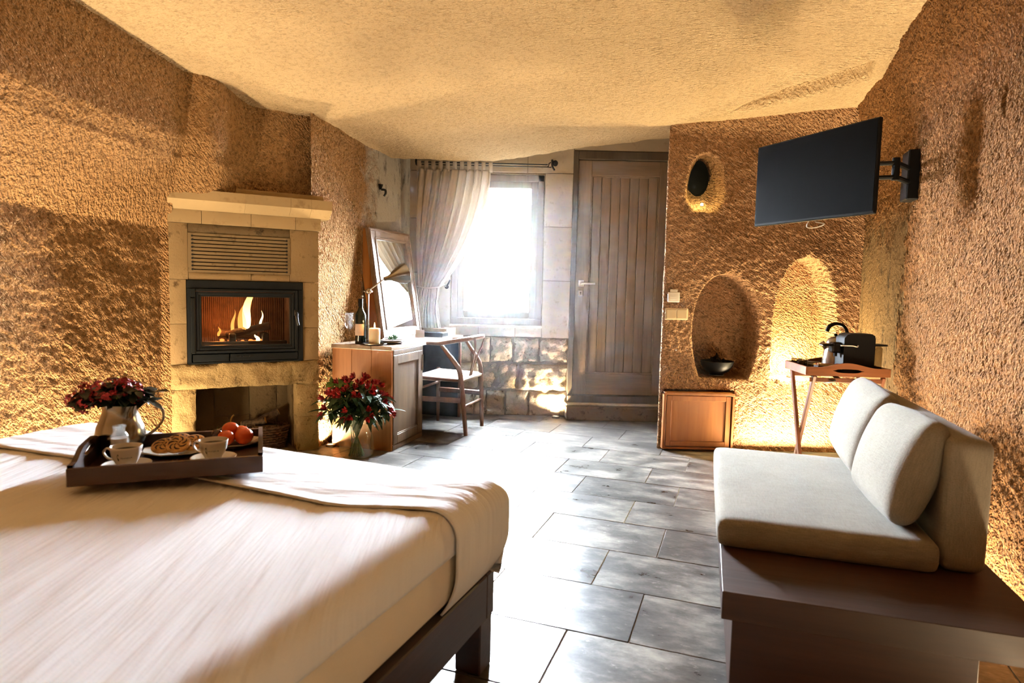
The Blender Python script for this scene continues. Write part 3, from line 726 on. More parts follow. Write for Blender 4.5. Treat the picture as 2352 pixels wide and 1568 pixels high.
log('burning_log', to_world(-.60, .19, fz+.06), to_world(-.36, .21, fz+.05), .028, m_char, 'blackened log lying flat behind the flames in the stove', 'logs burning in the stove', rnd=5)
em = NB(); rr = random.Random(4)
for k in range(16): ball(em, (rr.uniform(-.15, .14), rr.uniform(-.03, .08), rr.uniform(0, .012)), (.014, .012, .008), 8, noise=.2, rnd=rr)
tag(fin(em, 'ember_bed', m_ember, None, loc=to_world(-.44, .13, fz+.01), rot=(0, 0, FA)), 'bed of glowing orange embers under the burning logs', 'embers', kind='stuff')
def flame(x, y, z, h, w, lean, mat, label, seed, tip=.0, flat=.5):
    rr = random.Random(seed); n = 12; pts = []; rad = []
    for i in range(n+1):
        t = i/n
        pts.append((lean*t*t*h+.012*math.sin(t*6+seed)*t, 0, t*h)); rad.append(max(w*(math.sin(PI*min(1, .18+t*.82))**.8)*(1-.55*t)+tip*t, .0008))
    bm = tube(NB(), pts, rad, 12, flat)
    o = fin(bm, 'flame', mat, None, loc=to_world(x, y, z), rot=(0, 0, FA)); return tag(o, label, 'flame', 'flames in the stove')
m_flame_core = emit('flame_core', (1, .80, .42), 5, (0, .24, (1, .42, .09)))
m_flame_mid = emit('flame_mid', (1, .46, .10), 2.6, (0, .22, (1, .26, .04)), .5)
m_flame_low = emit('flame_low', (1, .36, .06), 2.6, (0, .12, (1, .20, .02)), .7)
ft = d-fz-.09
flame(-.435, .14, fz+.07, ft, .050, .10, m_flame_core, 'tall bright yellow flame rising in the middle of the stove', 1, .030)
flame(-.445, .17, fz+.06, ft-.01, .088, .12, m_flame_mid, 'wide orange flame wrapping the tall bright one', 2, .02)
flame(-.515, .15, fz+.06, .16, .026, .05, m_flame_mid, 'thin orange flame left of the tall bright one', 3)
flame(-.345, .15, fz+.10, .115, .018, .10, m_flame_core, 'short pointed flame at the right end of the slanting log', 4)
flame(-.60, .15, fz+.05, .06, .020, .2, m_flame_low, 'low reddish flame at the left end of the logs', 5)
flame(-.37, .11, fz+.01, .05, .030, -.2, m_flame_core, 'small flame under the slanting log', 6)
light('fire_light', 'POINT', to_world(-.45, .13, fz+.16), 12, (1, .38, .09), shadow_soft_size=.05)
light('fire_light_low', 'POINT', to_world(-.60, .14, fz+.09), 5, (1, .30, .06), shadow_soft_size=.04)
# basket of firewood in the recess
bk = thing('log_basket', 'dark woven wicker basket inside the log recess under the stove', 'basket', to_world(-.33, .17, .006), FA)
m_wicker = plain('brown_wicker', srgb(92, 62, 38), .7, 0, .3, 40)
bm = NB()
for j in range(9):
    zz = .012+j*.017; R = .118+.02*j/8; pts = []
    for k in range(49):
        an = 2*PI*k/48; rr_ = R+.005*math.cos(24*an/2*2+(PI if j % 2 else 0)); pts.append((rr_*1.15*math.cos(an), rr_*.72*math.sin(an), zz))
    tube(bm, pts, .0075, 6, caps=False)
fin(bm, 'woven_side', m_wicker, bk)
bm = NB()
for k in range(24):
    an = 2*PI*k/24; tube(bm, [(.118*1.15*math.cos(an), .118*.72*math.sin(an), 0), (.138*1.15*math.cos(an), .138*.72*math.sin(an), .165)], .004, 5)
fin(bm, 'upright_rods', m_wicker, bk)
fin(lathe(NB(), [(0, 0), (.118, 0), (.118, .008), (0, .008)], 24, sx=1.15, sy=.72), 'base', m_wicker, bk)
m_bark = plain('grey_bark', srgb(84, 66, 48), .9, 0, .35, 40, bs=60, bd=.006)
m_cut = plain('cut_wood', srgb(196, 150, 92), .8, 0, .15, 40)
log('firewood', to_world(-.43, .17, .15), to_world(-.23, .20, .245), .028, m_bark, 'split log jutting up to the right from the wicker basket', 'firewood in the basket', cat='firewood', rnd=11, ends=m_cut)
log('firewood', to_world(-.46, .20, .17), to_world(-.32, .15, .20), .026, m_bark, 'shorter log lying across the left of the wicker basket', 'firewood in the basket', cat='firewood', rnd=12, ends=m_cut)
log('firewood', to_world(-.40, .13, .14), to_world(-.26, .14, .14), .03, m_bark, 'log lying flat at the front of the wicker basket', 'firewood in the basket', cat='firewood', rnd=13, ends=m_cut)
# lamp between chimney and desk, at floor level
def floor_spot(name, loc, energy, label, size=1.9, blend=.6, tilt=(0, 0), r=.035):
    o = thing(name, label, 'light', loc)
    fin(lathe(NB(), [(r*.8, .0), (r, .0), (r, .014), (r*.86, .018), (r*.8, .012)], 24), 'rim', m_steel, o)
    fin(lathe(NB(), [(0, .009), (r*.84, .010)], 24), 'lens', emit(name+'_lens', (1, .82, .5), 5), o)
    l = light(name+'_lamp', 'SPOT', (loc[0], loc[1], loc[2]+.02), energy, spot_size=size, spot_blend=blend, shadow_soft_size=.02)
    l.rotation_euler = (PI+tilt[0], tilt[1], 0); return o
floor_spot('floor_uplight', (-1.245, 4.325, 0), 105, 'small uplight on the floor between the chimney and the desk', 2.6, .5)
floor_spot('floor_uplight', (.40, 5.51, 0), 85, 'small uplight on the floor beside the door step', 2.5, .6)

# ------------------------------------------------------------------ desk (local x along its length, y towards the wall)
DA = math.atan2(.959, .284)
dk = thing('writing_desk', 'wooden writing desk with pale top and one panelled cupboard door', 'desk', (-.805, 4.215, 0), DA)
def dw(x, y, z=.715):   # desk-local to world
    return (-.805+x*math.cos(DA)-y*math.sin(DA), 4.215+x*math.sin(DA)+y*math.cos(DA), z)
DLn, DDp, DT = 1.30, .455, .715
for k in range(3):
    a = -.004+k*(DDp+.008)/3; fin(box((-.01, a, DT-.028), (DLn+.02, a+(DDp+.008)/3-.0008, DT), .002), 'top_board', m_desk_top, dk)
for k in range(3):
    a = .0+k*DDp/3; fin(box((0, a+.0005, .0), (.022, a+DDp/3-.0005, DT-.028), .0015), 'side_board', m_desk_wood, dk)
fin(box((.022, .016, .03), (.50, .03, .06)), 'cupboard_floor', m_desk_front, dk, smooth=False)
fin(box((.478, .0, .0), (.50, DDp, DT-.028), .002), 'inner_side', m_desk_front, dk)
for lo, hi in (((.022, -.003, .0), (.478, .02, .035)), ((.022, -.003, DT-.06), (.478, .02, DT-.028))): fin(box(lo, hi, .002), 'face_rail', m_desk_front, dk)
dd = fin(box((.026, -.004, .038), (.085, .016, DT-.063), .002), 'cupboard_door', m_desk_front, dk)
for lo, hi in (((.415, -.004, .038), (.474, .016, DT-.063)), ((.085, -.004, .038), (.415, .016, .10)), ((.085, -.004, DT-.125), (.415, .016, DT-.063))): fin(box(lo, hi, .002), 'door_frame_piece', m_desk_front, dd)
fin(box((.08, .006, .095), (.42, .012, DT-.12)), 'door_panel', m_desk_front, dd, smooth=False)
bm = NB()
for lo, hi in (((.085, .001, .10), (.092, .01, DT-.125)), ((.408, .001, .10), (.415, .01, DT-.125)), ((.085, .001, .10), (.415, .01, .107)), ((.085, .001, DT-.132), (.415, .01, DT-.125))): box(lo, hi, .001, bm=bm)
fin(bm, 'door_bead', m_desk_front, dd)
bm = tube(NB(), [(.482, -.006, .50), (.482, -.006, .62)], .006, 8); fin(bm, 'hinge', m_steel, dd)
fin(box((.50, DDp-.02, .03), (DLn-.03, DDp-.005, DT-.028), 0), 'back_panel', m_black, dk, smooth=False)
fin(box((DLn-.03, .018, .0), (DLn, DDp, DT-.028), .002), 'end_panel', m_black, dk)
fin(box((DLn-.03, .0, .0), (DLn, .018, DT-.028), .002), 'end_panel_edge', m_leg_wood, dk)
# wishbone chair (local: front -x towards desk, back +x)
cx_, cy_ = -.49, 4.98; CA = math.atan2(-.284, .959)
ch = thing('wishbone_chair', 'wooden armchair with curved rail, Y-shaped splat and woven cord seat', 'chair', (cx_, cy_, 0), CA)
def leg_rear(s):
    return bez([(.215, s*.185, 0), (.20, s*.205, .22), (.185, s*.225, .42), (.165, s*.235, .52), (.09, s*.25, .62), (.03, s*.262, .695)], 6)
for s in (-1, 1):
    pts = leg_rear(s); n = len(pts)
    fin(tube(NB(), pts, [.012+.008*math.sin(PI*min(1, .15+i/n*.85)) for i in range(n)], 10), 'rear_leg', m_chair_wood, ch)
    fin(tube(NB(), [(-.20, s*.245, 0), (-.20, s*.245, .24), (-.20, s*.245, .455)], [.012, .018, .016], 10), 'front_leg', m_chair_wood, ch)
    fin(tube(NB(), [(-.20, s*.245, .27), (.195, s*.21, .27)], [.013, .013], 8, 1.6), 'side_stretcher', m_chair_wood, ch)
    fin(tube(NB(), [(-.205, s*.24, .435), (.185, s*.222, .425)], .013, 8), 'seat_rail', m_chair_wood, ch)
fin(tube(NB(), [(-.20, -.24, .33), (-.20, .24, .33)], .011, 8), 'front_stretcher', m_chair_wood, ch)
fin(tube(NB(), [(.197, -.21, .22), (.197, .21, .22)], .011, 8), 'rear_stretcher', m_chair_wood, ch)
arc = [(-.13, -.255, .695), (-.05, -.268, .70)]
for k in range(13):
    an = -PI/2+PI*k/12; arc.append((.02+.235*math.cos(an), .27*math.sin(an), .70+.045*math.cos(an)))
arc += [(-.05, .268, .70), (-.13, .255, .695)]
P_ = bez(arc, 3)
fin(tube(NB(), P_, [.011+.008*math.sin(PI*i/(len(P_)-1)) for i in range(len(P_))], 10, 1.0), 'top_rail', m_chair_wood, ch)
bm = NB()
for s in (-1, 1): tube(bm, bez([(.175, s*.018, .43), (.205, s*.022, .55), (.238, s*.07, .66), (.25, s*.115, .735)], 5), .013, 8, .45, up=(1, 0, 0))
fin(bm, 'splat', m_chair_wood, ch)
n = 14; vs = []; fs = []
for i in range(n+1):
    for j in range(n+1):
        u, v = i/n, j/n; x = -.215+.415*u; w_ = .25-.022*u; y = (2*v-1)*w_
        dx_ = min(u, 1-u)*.415; dy_ = min(v, 1-v)*2*w_
        dip = -.018*math.sin(PI*u)*math.sin(PI*v); edge = -.018*(1-float(sstep(0, .022, min(dx_, dy_))))
        vs.append((x, y, .452+dip+edge-.006*u))
for i in range(n):
    for j in range(n): fs.append((i*(n+1)+j, (i+1)*(n+1)+j, (i+1)*(n+1)+j+1, i*(n+1)+j+1))
bot = len(vs); vs += [(v[0]*.97, v[1]*.97, .412) for v in vs[:bot]]
fs += [tuple(bot+k for k in f[::-1]) for f in fs[:]]
rim = [i*(n+1) for i in range(n)]+[n*(n+1)+j for j in range(n)]+[i*(n+1)+n for i in range(n, 0, -1)]+[j for j in range(n, 0, -1)]
for k in range(len(rim)):
    a, b2 = rim[k], rim[(k+1) % len(rim)]; fs.append((b2, a, bot+a, bot+b2))
tag(mesh_from('seat', vs, fs, m_cord, ch, ang=70), 'pale woven paper cord seat')

# ------------------------------------------------------------------ things on the desk
# mirror leaning back against the wall
mr = thing('desk_mirror', 'large wood-framed mirror leaning on the wall at the back of the desk', 'mirror', dw(.50, .335), DA-math.radians(5))
Ml = MR(-math.radians(9), 'X')     # lean towards +y (wall)
MW, MH, MD = .60, .86, .075
def mp(name, lo, hi, mat, bev=.003):
    return fin(box(lo, hi, bev, Ml), name, mat, mr)
fwd = .085
mp('frame_side', (0, 0, 0), (fwd, .03, MH), m_desk_top); mp('frame_side', (MW-fwd, 0, 0), (MW, .03, MH), m_desk_top)
mp('frame_rail', (fwd, 0, 0), (MW-fwd, .03, fwd), m_desk_top); mp('frame_rail', (fwd, 0, MH-fwd), (MW-fwd, .03, MH), m_desk_top)
for lo, hi in (((0, .03, 0), (.02, .03+MD, MH)), ((MW-.02, .03, 0), (MW, .03+MD, MH)), ((.02, .03, MH-.02), (MW-.02, .03+MD, MH)), ((.02, .03, 0), (MW-.02, .03+MD, .02))): mp('box_side', lo, hi, m_cab_wood, .002)
bm = NB()
for w_ in (.012, .07):
    a, b2, c, d = w_, MW-w_, w_, MH-w_
    for lo, hi in (((a, -.007, c), (a+.01, .002, d)), ((b2-.01, -.007, c), (b2, .002, d)), ((a, -.007, c), (b2, .002, c+.01)), ((a, -.007, d-.01), (b2, .002, d))): box(lo, hi, .002, Ml, bm)
fin(bm, 'frame_bead', m_desk_top, mr)
tag(fin(box((fwd-.004, .012, fwd-.004), (MW-fwd+.004, .016, MH-fwd+.004), 0, Ml), 'mirror_glass', m_mirror, mr, smooth=False), 'bright mirror glass reflecting the window')
# desk lamp
lp = thing('desk_lamp', 'old metal desk lamp with bell shade standing before the mirror', 'lamp', dw(.20, .29), DA)
fin(lathe(NB(), [(0, 0), (.065, 0), (.066, .008), (.05, .016), (.012, .022), (0, .022)], 28), 'base', m_pewter, lp)
fin(tube(NB(), [(0, 0, .02), (0, 0, .355)], .005, 10), 'pole', m_steel, lp)
bm = ball(NB(), (0, 0, .365), .022, 14); tube(bm, [(0, -.03, .365), (0, .035, .365)], .006, 8); ball(bm, (-.018, .04, .33), .009, 8)
fin(bm, 'joint', m_steel, lp)
S0, S1 = Vector((.0, -.0, .37)), Vector((.09, -.075, .455))
fin(tube(NB(), [S0, S1], .006, 8), 'arm', m_steel, lp)
ax = (Vector((.33, -.28, .545))-S1).normalized(); Q = ax.to_track_quat('Z', 'X').to_matrix().to_4x4()
sh = lathe(NB(), [(.010, 0), (.016, .0), (.019, .035), (.028, .055), (.045, .085), (.060, .115), (.072, .150), (.076, .175), (.0745, .176), (.070, .150), (.058, .115), (.043, .087), (.026, .058), (.016, .038)], 28, Matrix.Translation(S1) @ Q)
tag(fin(sh, 'shade', m_pewter, lp, ang=60), 'bell-shaped dull metal shade')
fin(ball(NB(), tuple(S1+ax*.105), .022, 12), 'bulb', m_white, lp)
# bottle, glass, candle
wbz = thing('wine_bottle', 'dark green wine bottle behind the candle on the desk', 'bottle', dw(.085, .285))
m_bottle = plain('dark_bottle_glass', srgb(10, 22, 20), .08, 0, .05, coat=.5)
fin(lathe(NB(), [(0, 0), (.036, 0), (.0375, .004), (.0375, .19), (.034, .21), (.020, .235), (.0145, .255), (.0135, .30), (.0155, .302), (.0155, .31), (.0135, .312), (0, .312)], 28), 'bottle_body', m_bottle, wbz)
fin(lathe(NB(), [(.0152, .258), (.0160, .259), (.0160, .314), (0, .315)], 24), 'capsule', m_black, wbz)
bm = NB(); sg = 16
for i in range(sg):
    a0, a1 = [-2.6+1.9*t/sg for t in (i, i+1)]
    vsq = [bm.verts.new((.0379*math.cos(t), .0379*math.sin(t), zz)) for t, zz in ((a0, .06), (a1, .06), (a1, .14), (a0, .14))]; bm.faces.new(vsq)
tag(fin(bm, 'paper_label', plain('bottle_label', srgb(216, 190, 176), .6), wbz), 'pale pink paper label')
wg = thing('wine_glass', 'clear stemmed wine glass at the near corner of the desk', 'glass', dw(.03, .335))
fin(lathe(NB(), [(0, .002), (.03, .002), (.033, .003), (.03, .005), (.006, .010), (.0042, .02), (.0042, .085), (.008, .092), (.022, .104), (.033, .125), (.037, .155), (.035, .19), (.031, .215), (.0300, .215), (.0340, .188), (.0358, .155), (.0320, .127), (.0200, .106), (0, .097)], 28), 'bowl_and_stem', m_glass, wg)
cd = thing('candle_dish', 'flat dark dish under the pillar candle on the desk', 'dish', dw(.065, .165))
fin(lathe(NB(), [(0, 0), (.06, 0), (.082, .008), (.083, .011), (.06, .005), (0, .004)], 36), 'dish_body', m_black, cd)
fin(lathe(NB(), [(.0815, .0075), (.0845, .010), (.083, .0125)], 36), 'rim', m_steel, cd)
cn = thing('pillar_candle', 'thick ivory pillar candle burning on a dark dish', 'candle', dw(.065, .165, .7195))
m_wax, nt, b = newmat('ivory_wax'); b.inputs['Base Color'].default_value = (*srgb(238, 220, 196), 1); b.inputs['Roughness'].default_value = .45
b.inputs['Subsurface Weight'].default_value = .5; b.inputs['Subsurface Radius'].default_value = (.03, .015, .008); b.inputs['Subsurface Scale'].default_value = .5
bump(nt, b, noise(nt, coord(nt), 40, 2), .0006)
fin(lathe(NB(), [(0, 0), (.037, 0), (.0385, .002), (.0385, .098), (.036, .108), (.030, .111), (.02, .107), (0, .105)], 32), 'wax', m_wax, cn)
fin(tube(NB(), [(0, 0, .104), (.0005, 0, .119)], .0012, 6), 'wick', m_dark_void, cn)
fin(lathe(NB(), [(0, .112), (.0035, .116), (.005, .124), (.0035, .136), (.001, .148), (0, .150)], 14), 'flame', emit('candle_flame', (1, .75, .35), 30, (.11, .15, (1, .45, .12))), cn)
light('candle_light', 'POINT', dw(.065, .165, .875), 1.1, (1, .50, .16), shadow_soft_size=.008)
# stacked plates with green sprig, napkin, box with books
for k, (r_, z0, lb, mt) in enumerate(((.095, 0, 'lower dark plate of the pair beside the candle', m_black), (.088, .010, 'upper grey plate holding green sprigs beside the candle', plain('grey_glaze', srgb(120, 112, 106), .3)))):
    p_ = thing('plate', lb, 'plate', dw(.22, .115, .715+z0), 0, 'plates on the desk')
    fin(lathe(NB(), [(0, 0), (r_*.6, 0), (r_, .012), (r_, .015), (r_*.62, .005), (0, .004)], 36), 'plate_body', mt, p_)
    fin(lathe(NB(), [(r_*.985, .0125), (r_*1.005, .0135), (r_*.99, .0160)], 36), 'rim', m_steel, p_)
m_sprig = plain('sea_green_leaf', srgb(70, 128, 96), .5, 0, .25, 40)
for k, (x, y, lb) in enumerate(((.175, .10, 'round green sprig nearest the candle on the grey plate'), (.215, .095, 'small green sprig in the middle of the grey plate'), (.275, .12, 'largest green sprig at the far rim of the grey plate'))):
    r_ = .028 if k == 2 else .024
    s_ = thing('green_sprig', lb, 'sprig', dw(x, y, .733), k, 'green sprigs on the plate'); rr = random.Random(k+40)
    for j in range(9):
        an = j*2.4; el = .2+.13*j; bm = NB()
        ball(bm, (0, 0, 0), (.012, .009, .0025), 8)
        o = fin(bm, 'leaf', m_sprig, s_, loc=(r_*.7*math.cos(an)*math.cos(el), r_*.7*math.sin(an)*math.cos(el), .010+r_*.9*math.sin(el)), rot=(0, -el, an))
nap = fin(box((-.055, -.03, 0), (.055, .03, .016), .006, seg=2), 'folded_napkin', m_cover, None, loc=dw(.37, .225), rot=(0, 0, DA)); tag(nap, 'small white folded napkin behind the plates on the desk', 'napkin')
sb = thing('storage_box', 'shallow grey wooden box at the far end of the desk', 'box', dw(1.10, .06), DA)
for nm, lo, hi in (('box_base', (0, 0, 0), (.20, .28, .008)), ('box_wall', (0, 0, .008), (.20, .012, .065)), ('box_wall', (0, .268, .008), (.20, .28, .065)), ('box_wall', (0, .012, .008), (.012, .268, .065)), ('box_wall', (.188, .012, .008), (.20, .268, .065))):
    fin(box(lo, hi, .002), nm, m_desk_top if nm == 'box_wall' else m_desk_front, sb)
nb = thing('black_folder', 'black folder lying in front of the grey box on the desk', 'folder', dw(.945, .03), DA)
fin(box((0, 0, 0), (.13, .20, .004), .001), 'lower_cover', m_black, nb); fin(box((.003, .003, .004), (.127, .197, .034), .001), 'pages', m_black, nb); fin(box((0, 0, .034), (.13, .20, .038), .001), 'upper_cover', m_gloss_black, nb)
sf = thing('white_card_stand', 'small white folded card at the foot of the mirror', 'card', dw(.84, .22), DA+.5)
fin(prism(NB(), [(0, 0), (.002, 0), (.026, .06), (.024, .06)], 0, .07, MR(PI/2, 'X')), 'card_front', m_white, sf, smooth=False)
fin(prism(NB(), [(.05, 0), (.048, 0), (.024, .06), (.026, .06)], 0, .07, MR(PI/2, 'X')), 'card_back', m_white, sf, smooth=False)

# ------------------------------------------------------------------ curtain and rod
rod = thing('curtain_rod', 'thin dark double curtain rod above the window with ball end', 'curtain rod', (0, 5.48, 2.185))
fin(tube(NB(), [(-.86, 0, 0), (.27, 0, .0)], .005, 8), 'rod', m_black, rod)
fin(tube(NB(), bez([(-.86, .02, -.016), (.20, .02, -.016), (.27, .02, -.014), (.285, .04, .02), (.30, .06, .03)], 5), .004, 8), 'rod', m_black, rod)
fin(ball(NB(), (.335, .01, .015), (.024, .024, .026), 14), 'finial', m_black, rod)
for x in (.31, -.85):
    fin(tube(NB(), bez([(x, .095, .05), (x, .05, .05), (x, 0, .03), (x, 0, -.01), (x+.02, .0, -.045)], 4), .008, 8), 'bracket', m_black, rod)
cu = thing('curtain', 'white cotton tab curtain tied back at the left of the window', 'curtain', (0, 5.48, 0))
nu, nv = 170, 90
zt, ztie, zb = 2.125, 1.12, .735
vs = []; fs = []
for j in range(nv+1):
    t = j/nv
    z = zt+(zb-zt)*t
    k = min(1.0, (zt-z)/(zt-ztie))          # 0 top .. 1 tie
    if z >= ztie:
        xl = -.845+.03*k-.02*math.sin(PI*k); xr = -.205-.02*k-.40*(k**2.1); amp = .030*(1-.55*k); comp = k
    else:
        m_ = min(1, (ztie-z)/.35); xl = -.815-.045*m_; xr = -.625+.015*m_-.02*math.sin(PI*m_); amp = .0135+.014*m_; comp = 1-.2*m_
    for i in range(nu+1):
        s = i/nu
        s2 = s**(1+.35*comp)
        x = xl+(xr-xl)*s2
        ph = s*2*PI*9.5+.8*math.sin(s*7)
        y = amp*(math.sin(ph)+.35*math.sin(2.3*ph+1+3*t))-.02*comp
        x += .010*math.cos(ph)*(1-.6*comp)
        vs.append((x, y, z))
for j in range(nv):
    for i in range(nu): a = j*(nu+1)+i; fs.append((a, a+1, a+nu+2, a+nu+1))
o = mesh_from('drape', vs, fs, m_curtain, cu, ang=180)
so = o.modifiers.new('thickness', 'SOLIDIFY'); so.thickness = .0015
for k in range(11):
    x = -.825+k*.061
    bm = NB(); w_ = .017
    prof = [(-.012, -.075), (-.012, .0), (-.008, .011), (0, .014), (.008, .011), (.012, 0), (.012, -.075)]
    prof2 = [(y*.8, z-.002) for y, z in prof]
    va = [[bm.verts.new((x+s*w_, y, 2.185+z)) for y, z in prof] for s in (-1, 1)]
    for i in range(6): bm.faces.new((va[0][i], va[0][i+1], va[1][i+1], va[1][i]))
    o = fin(bm, 'tab_loop', m_curtain, cu, ang=80); so = o.modifiers.new('thickness', 'SOLIDIFY'); so.thickness = .002
fin(tube(NB(), bez([(-.83, -.03, 1.13), (-.74, -.055, 1.115), (-.65, -.045, 1.125), (-.60, .0, 1.15)], 5), .010, 8, .5), 'tie_band', m_curtain, cu)
hk = thing('tieback_hook', 'dark curved tieback hook on the wall left of the window', 'hook', (-.585, 5.575, 1.13))
fin(tube(NB(), bez([(0, 0, 0), (0, -.03, 0), (.01, -.06, .01), (.03, -.07, .045), (.035, -.068, .06)], 5), .008, 8), 'hook_arm', m_black, hk)
fin(tube(NB(), [(0, -.004, 0), (0, .0, 0)], .018, 12), 'hook_plate', m_black, hk)
ih = thing('iron_wall_hook', 'small rusty iron hook in the grey wall above the mirror', 'hook', (-1.075, 5.06, 1.90), DA)
fin(prism(NB(), [(-.02, .02), (.028, .024), (.0, -.02)], -.02, .02, MR(PI/2, 'X')), 'dark_hole_patch', m_black, ih)  # black triangle painted in for the dark of a wall hole
fin(tube(NB(), bez([(.0, -.02, -.02), (.004, -.05, -.025), (.002, -.055, -.05), (.006, -.04, -.07)], 5), [.009]*16, 8), 'hook_bend', m_iron, ih)

# ------------------------------------------------------------------ bed
BA = math.atan2(.375, -.927)         # local x = along the foot edge to the left, local y = NEGATED head direction
def bw(u, v, z): return (-.036-.927*u-.375*v, 1.80+.375*u-.927*v, z)
BR = math.atan2(.375, -.927)
bed = thing('bed', 'dark wooden bed frame with square legs under a white mattress', 'bed', bw(0, 0, 0), BR)
# in bed-local axes: x = u, y = v
BWd, BLn = 1.72, 2.03
for nm, lo, hi in (('foot_rail', (0.0, .0, .155), (BWd, .05, .288)), ('side_rail', (0, .05, .155), (.05, BLn, .288)), ('side_rail', (BWd-.05, .05, .155), (BWd, BLn, .288)), ('head_rail', (.05, BLn-.05, .155), (BWd-.05, BLn, .288))):
    fin(box(lo, hi, .004), nm, m_dark_wood if 'side' not in nm else m_dark_wood_y, bed)
for x in (.004, BWd-.084):
    for y in (.004, BLn-.084): fin(box((x, y, 0), (x+.08, y+.08, .156), .004), 'leg', m_dark_wood, bed)
for k in range(9): fin(box((.05, .12+k*.22, .24), (BWd-.05, .21+k*.22, .26)), 'slat', m_dark_wood, bed, smooth=False)
def pillow_mesh(w, l, h, nx, ny, edge, fn=None, z0=0, bottom_edge=None):
    """rounded slab: returns verts, faces in local coords x 0..w, y 0..l"""
    be = bottom_edge or edge
    # cross-section by superellipse style rounding: param grid wrapping top, sides, bottom
    vs = []; fs = []
    def ring(inset, z): # rounded rectangle ring
        r = max(.03, edge*1.1-inset*.3); pts = []
        a, b2 = inset, inset
        W_, L_ = w-2*inset, l-2*inset
        n = 20
        per = []
        for (cx, cy, a0) in ((a+W_-r, b2+r, -PI/2), (a+W_-r, b2+L_-r, 0), (a+r, b2+L_-r, PI/2), (a+r, b2+r, PI)):
            for k in range(7): an = a0+PI/2*k/6; per.append((cx+r*math.cos(an), cy+r*math.sin(an)))
        # densify straight runs
        out = []
        for i in range(len(per)):
            p, q = per[i], per[(i+1) % len(per)]; d = math.hypot(q[0]-p[0], q[1]-p[1])
            m = 24 if (i % 7 == 6) else 1
            for k in range(m): out.append((p[0]+(q[0]-p[0])*k/m, p[1]+(q[1]-p[1])*k/m))
        return [(x, y, z) for x, y in out]
    rings = []
    rings.append(ring(be*1.0, z0))
    for k in range(1, 6):
        an = PI/2*k/5; rings.append(ring(be*(1-math.sin(an)), z0+be*(1-math.cos(an))))
    for k in range(1, 4): rings.append(ring(-.006*math.sin(PI*k/4), z0+be+(h-be-edge)*k/4))
    for k in range(0, 7):
        an = PI/2*k/6; rings.append(ring(edge*(1-math.cos(an)), z0+h-edge+edge*math.sin(an)))
    # top shrink rings
    m0 = min(w, l)/2
    for k in range(1, 14):
        f = k/14; rings.append(ring(edge+(m0-edge-.04)*f, z0+h))
    n = len(rings[0])
    for r_ in rings: vs += [list(p) for p in r_]
    for a in range(len(rings)-1):
        for k in range(n): k2 = (k+1) % n; fs.append((a*n+k, a*n+k2, (a+1)*n+k2, (a+1)*n+k))
    fs.append(tuple(range((len(rings)-1)*n, len(rings)*n))); fs.append(tuple(range(n))[::-1])
    if fn: vs = [fn(*v) for v in vs]
    return vs, fs
vs, fs = pillow_mesh(BWd+.03, BLn-.02, .245, 0, 0, .07, z0=.289, bottom_edge=.06)
vs = [(x-.005, y-.002, z) for x, y, z in vs]
mt_ = mesh_from('mattress', vs, fs, m_sheet_side, None, ang=70); mt_.location = bw(0, 0, 0); mt_.rotation_euler = (0, 0, BR)
tag(mt_, 'thick mattress in a cream cover lying on the dark bed frame', 'mattress')
# top sheet: grid draped over top and a little over the right side
def drape(name, u_samples, v_samples, ztop, over_u, over_v, lift, mat, crease, seed, r=.05, head=False):
    """cloth over the mattress: coordinates run past the edge and fold down the sides"""
    U, V = np.meshgrid(u_samples, v_samples, indexing='ij')
    u0, u1, v0 = -.007-lift, BWd+.025+lift, -.004-lift
    def fold(S, s0, inward):
        # S: arc coordinate measured inwards from the edge (negative hangs down) -> (pos inwards, drop)
        R = r+lift
        pos = np.where(S > R*PI/2, S-R*PI/2+R, 0.0); drop = np.where(S > R*PI/2, 0.0, 0.0)
        an = np.clip(S/R, 0, PI/2); on = (S <= R*PI/2) & (S >= 0)
        pos = np.where(on, R-R*np.cos(an), pos); drop = np.where(on, R-R*np.sin(an), drop)
        drop = np.where(S < 0, R-S, drop); pos = np.where(S < 0, 0, pos)
        return pos, drop
    pu, du_ = fold(U, u0, 1); pv, dv_ = fold(V, v0, 1)
    pul, dul = fold((u1-u0)+.043-U, u1, -1)
    X = np.where(U > (u1-u0)/2, u1-pul, u0+pu); Y = v0+pv
    D = np.maximum(np.maximum(du_, dul), dv_)
    Z = ztop+lift-D
    # hanging parts tuck slightly under
    tk = np.clip(D-.15, 0, .2)**2*3.2
    kc_ = np.clip(-U/.10, 0, 1)*np.clip(-V/.10, 0, 1); X = X+.03*kc_; Y = Y+.03*kc_
    X = X+np.where((du_ > r) & (U < .5), tk, 0); Y = Y+np.where(dv_ > r, tk, 0)
    flat = 1-sstep(0, .04, D)
    Z = Z+flat*(crease(X, Y)+.016*np.sin(np.clip(X/BWd, 0, 1)*PI)*np.clip(Y/.3, 0, 1))
    n, m_ = U.shape
    vs = np.stack([X, Y, Z], -1).reshape(-1, 3).tolist(); idx = np.arange(n*m_).reshape(n, m_)
    fs = np.stack([idx[:-1, :-1], idx[1:, :-1], idx[1:, 1:], idx[:-1, 1:]], -1).reshape(-1, 4).tolist()
    o = mesh_from(name, vs, fs, mat, None, ang=180); o.location = bw(0, 0, 0); o.rotation_euler = (0, 0, BR)
    so = o.modifiers.new('thickness', 'SOLIDIFY'); so.thickness = .006; so.offset = 1
    return o
ZT = .534
def crs(X, Y):
    d = X*.35+Y*.94; e = X*.94-Y*.35
    return .005*pn(X*2.5, Y*2.5, 61)+.0065*pn((X*.97+Y*.25)*11, (Y-.25*X)*1.8, 62)+.0045*pn((X*.9+Y*.43)*26, (Y*.9-.43*X)*2.0, 63)
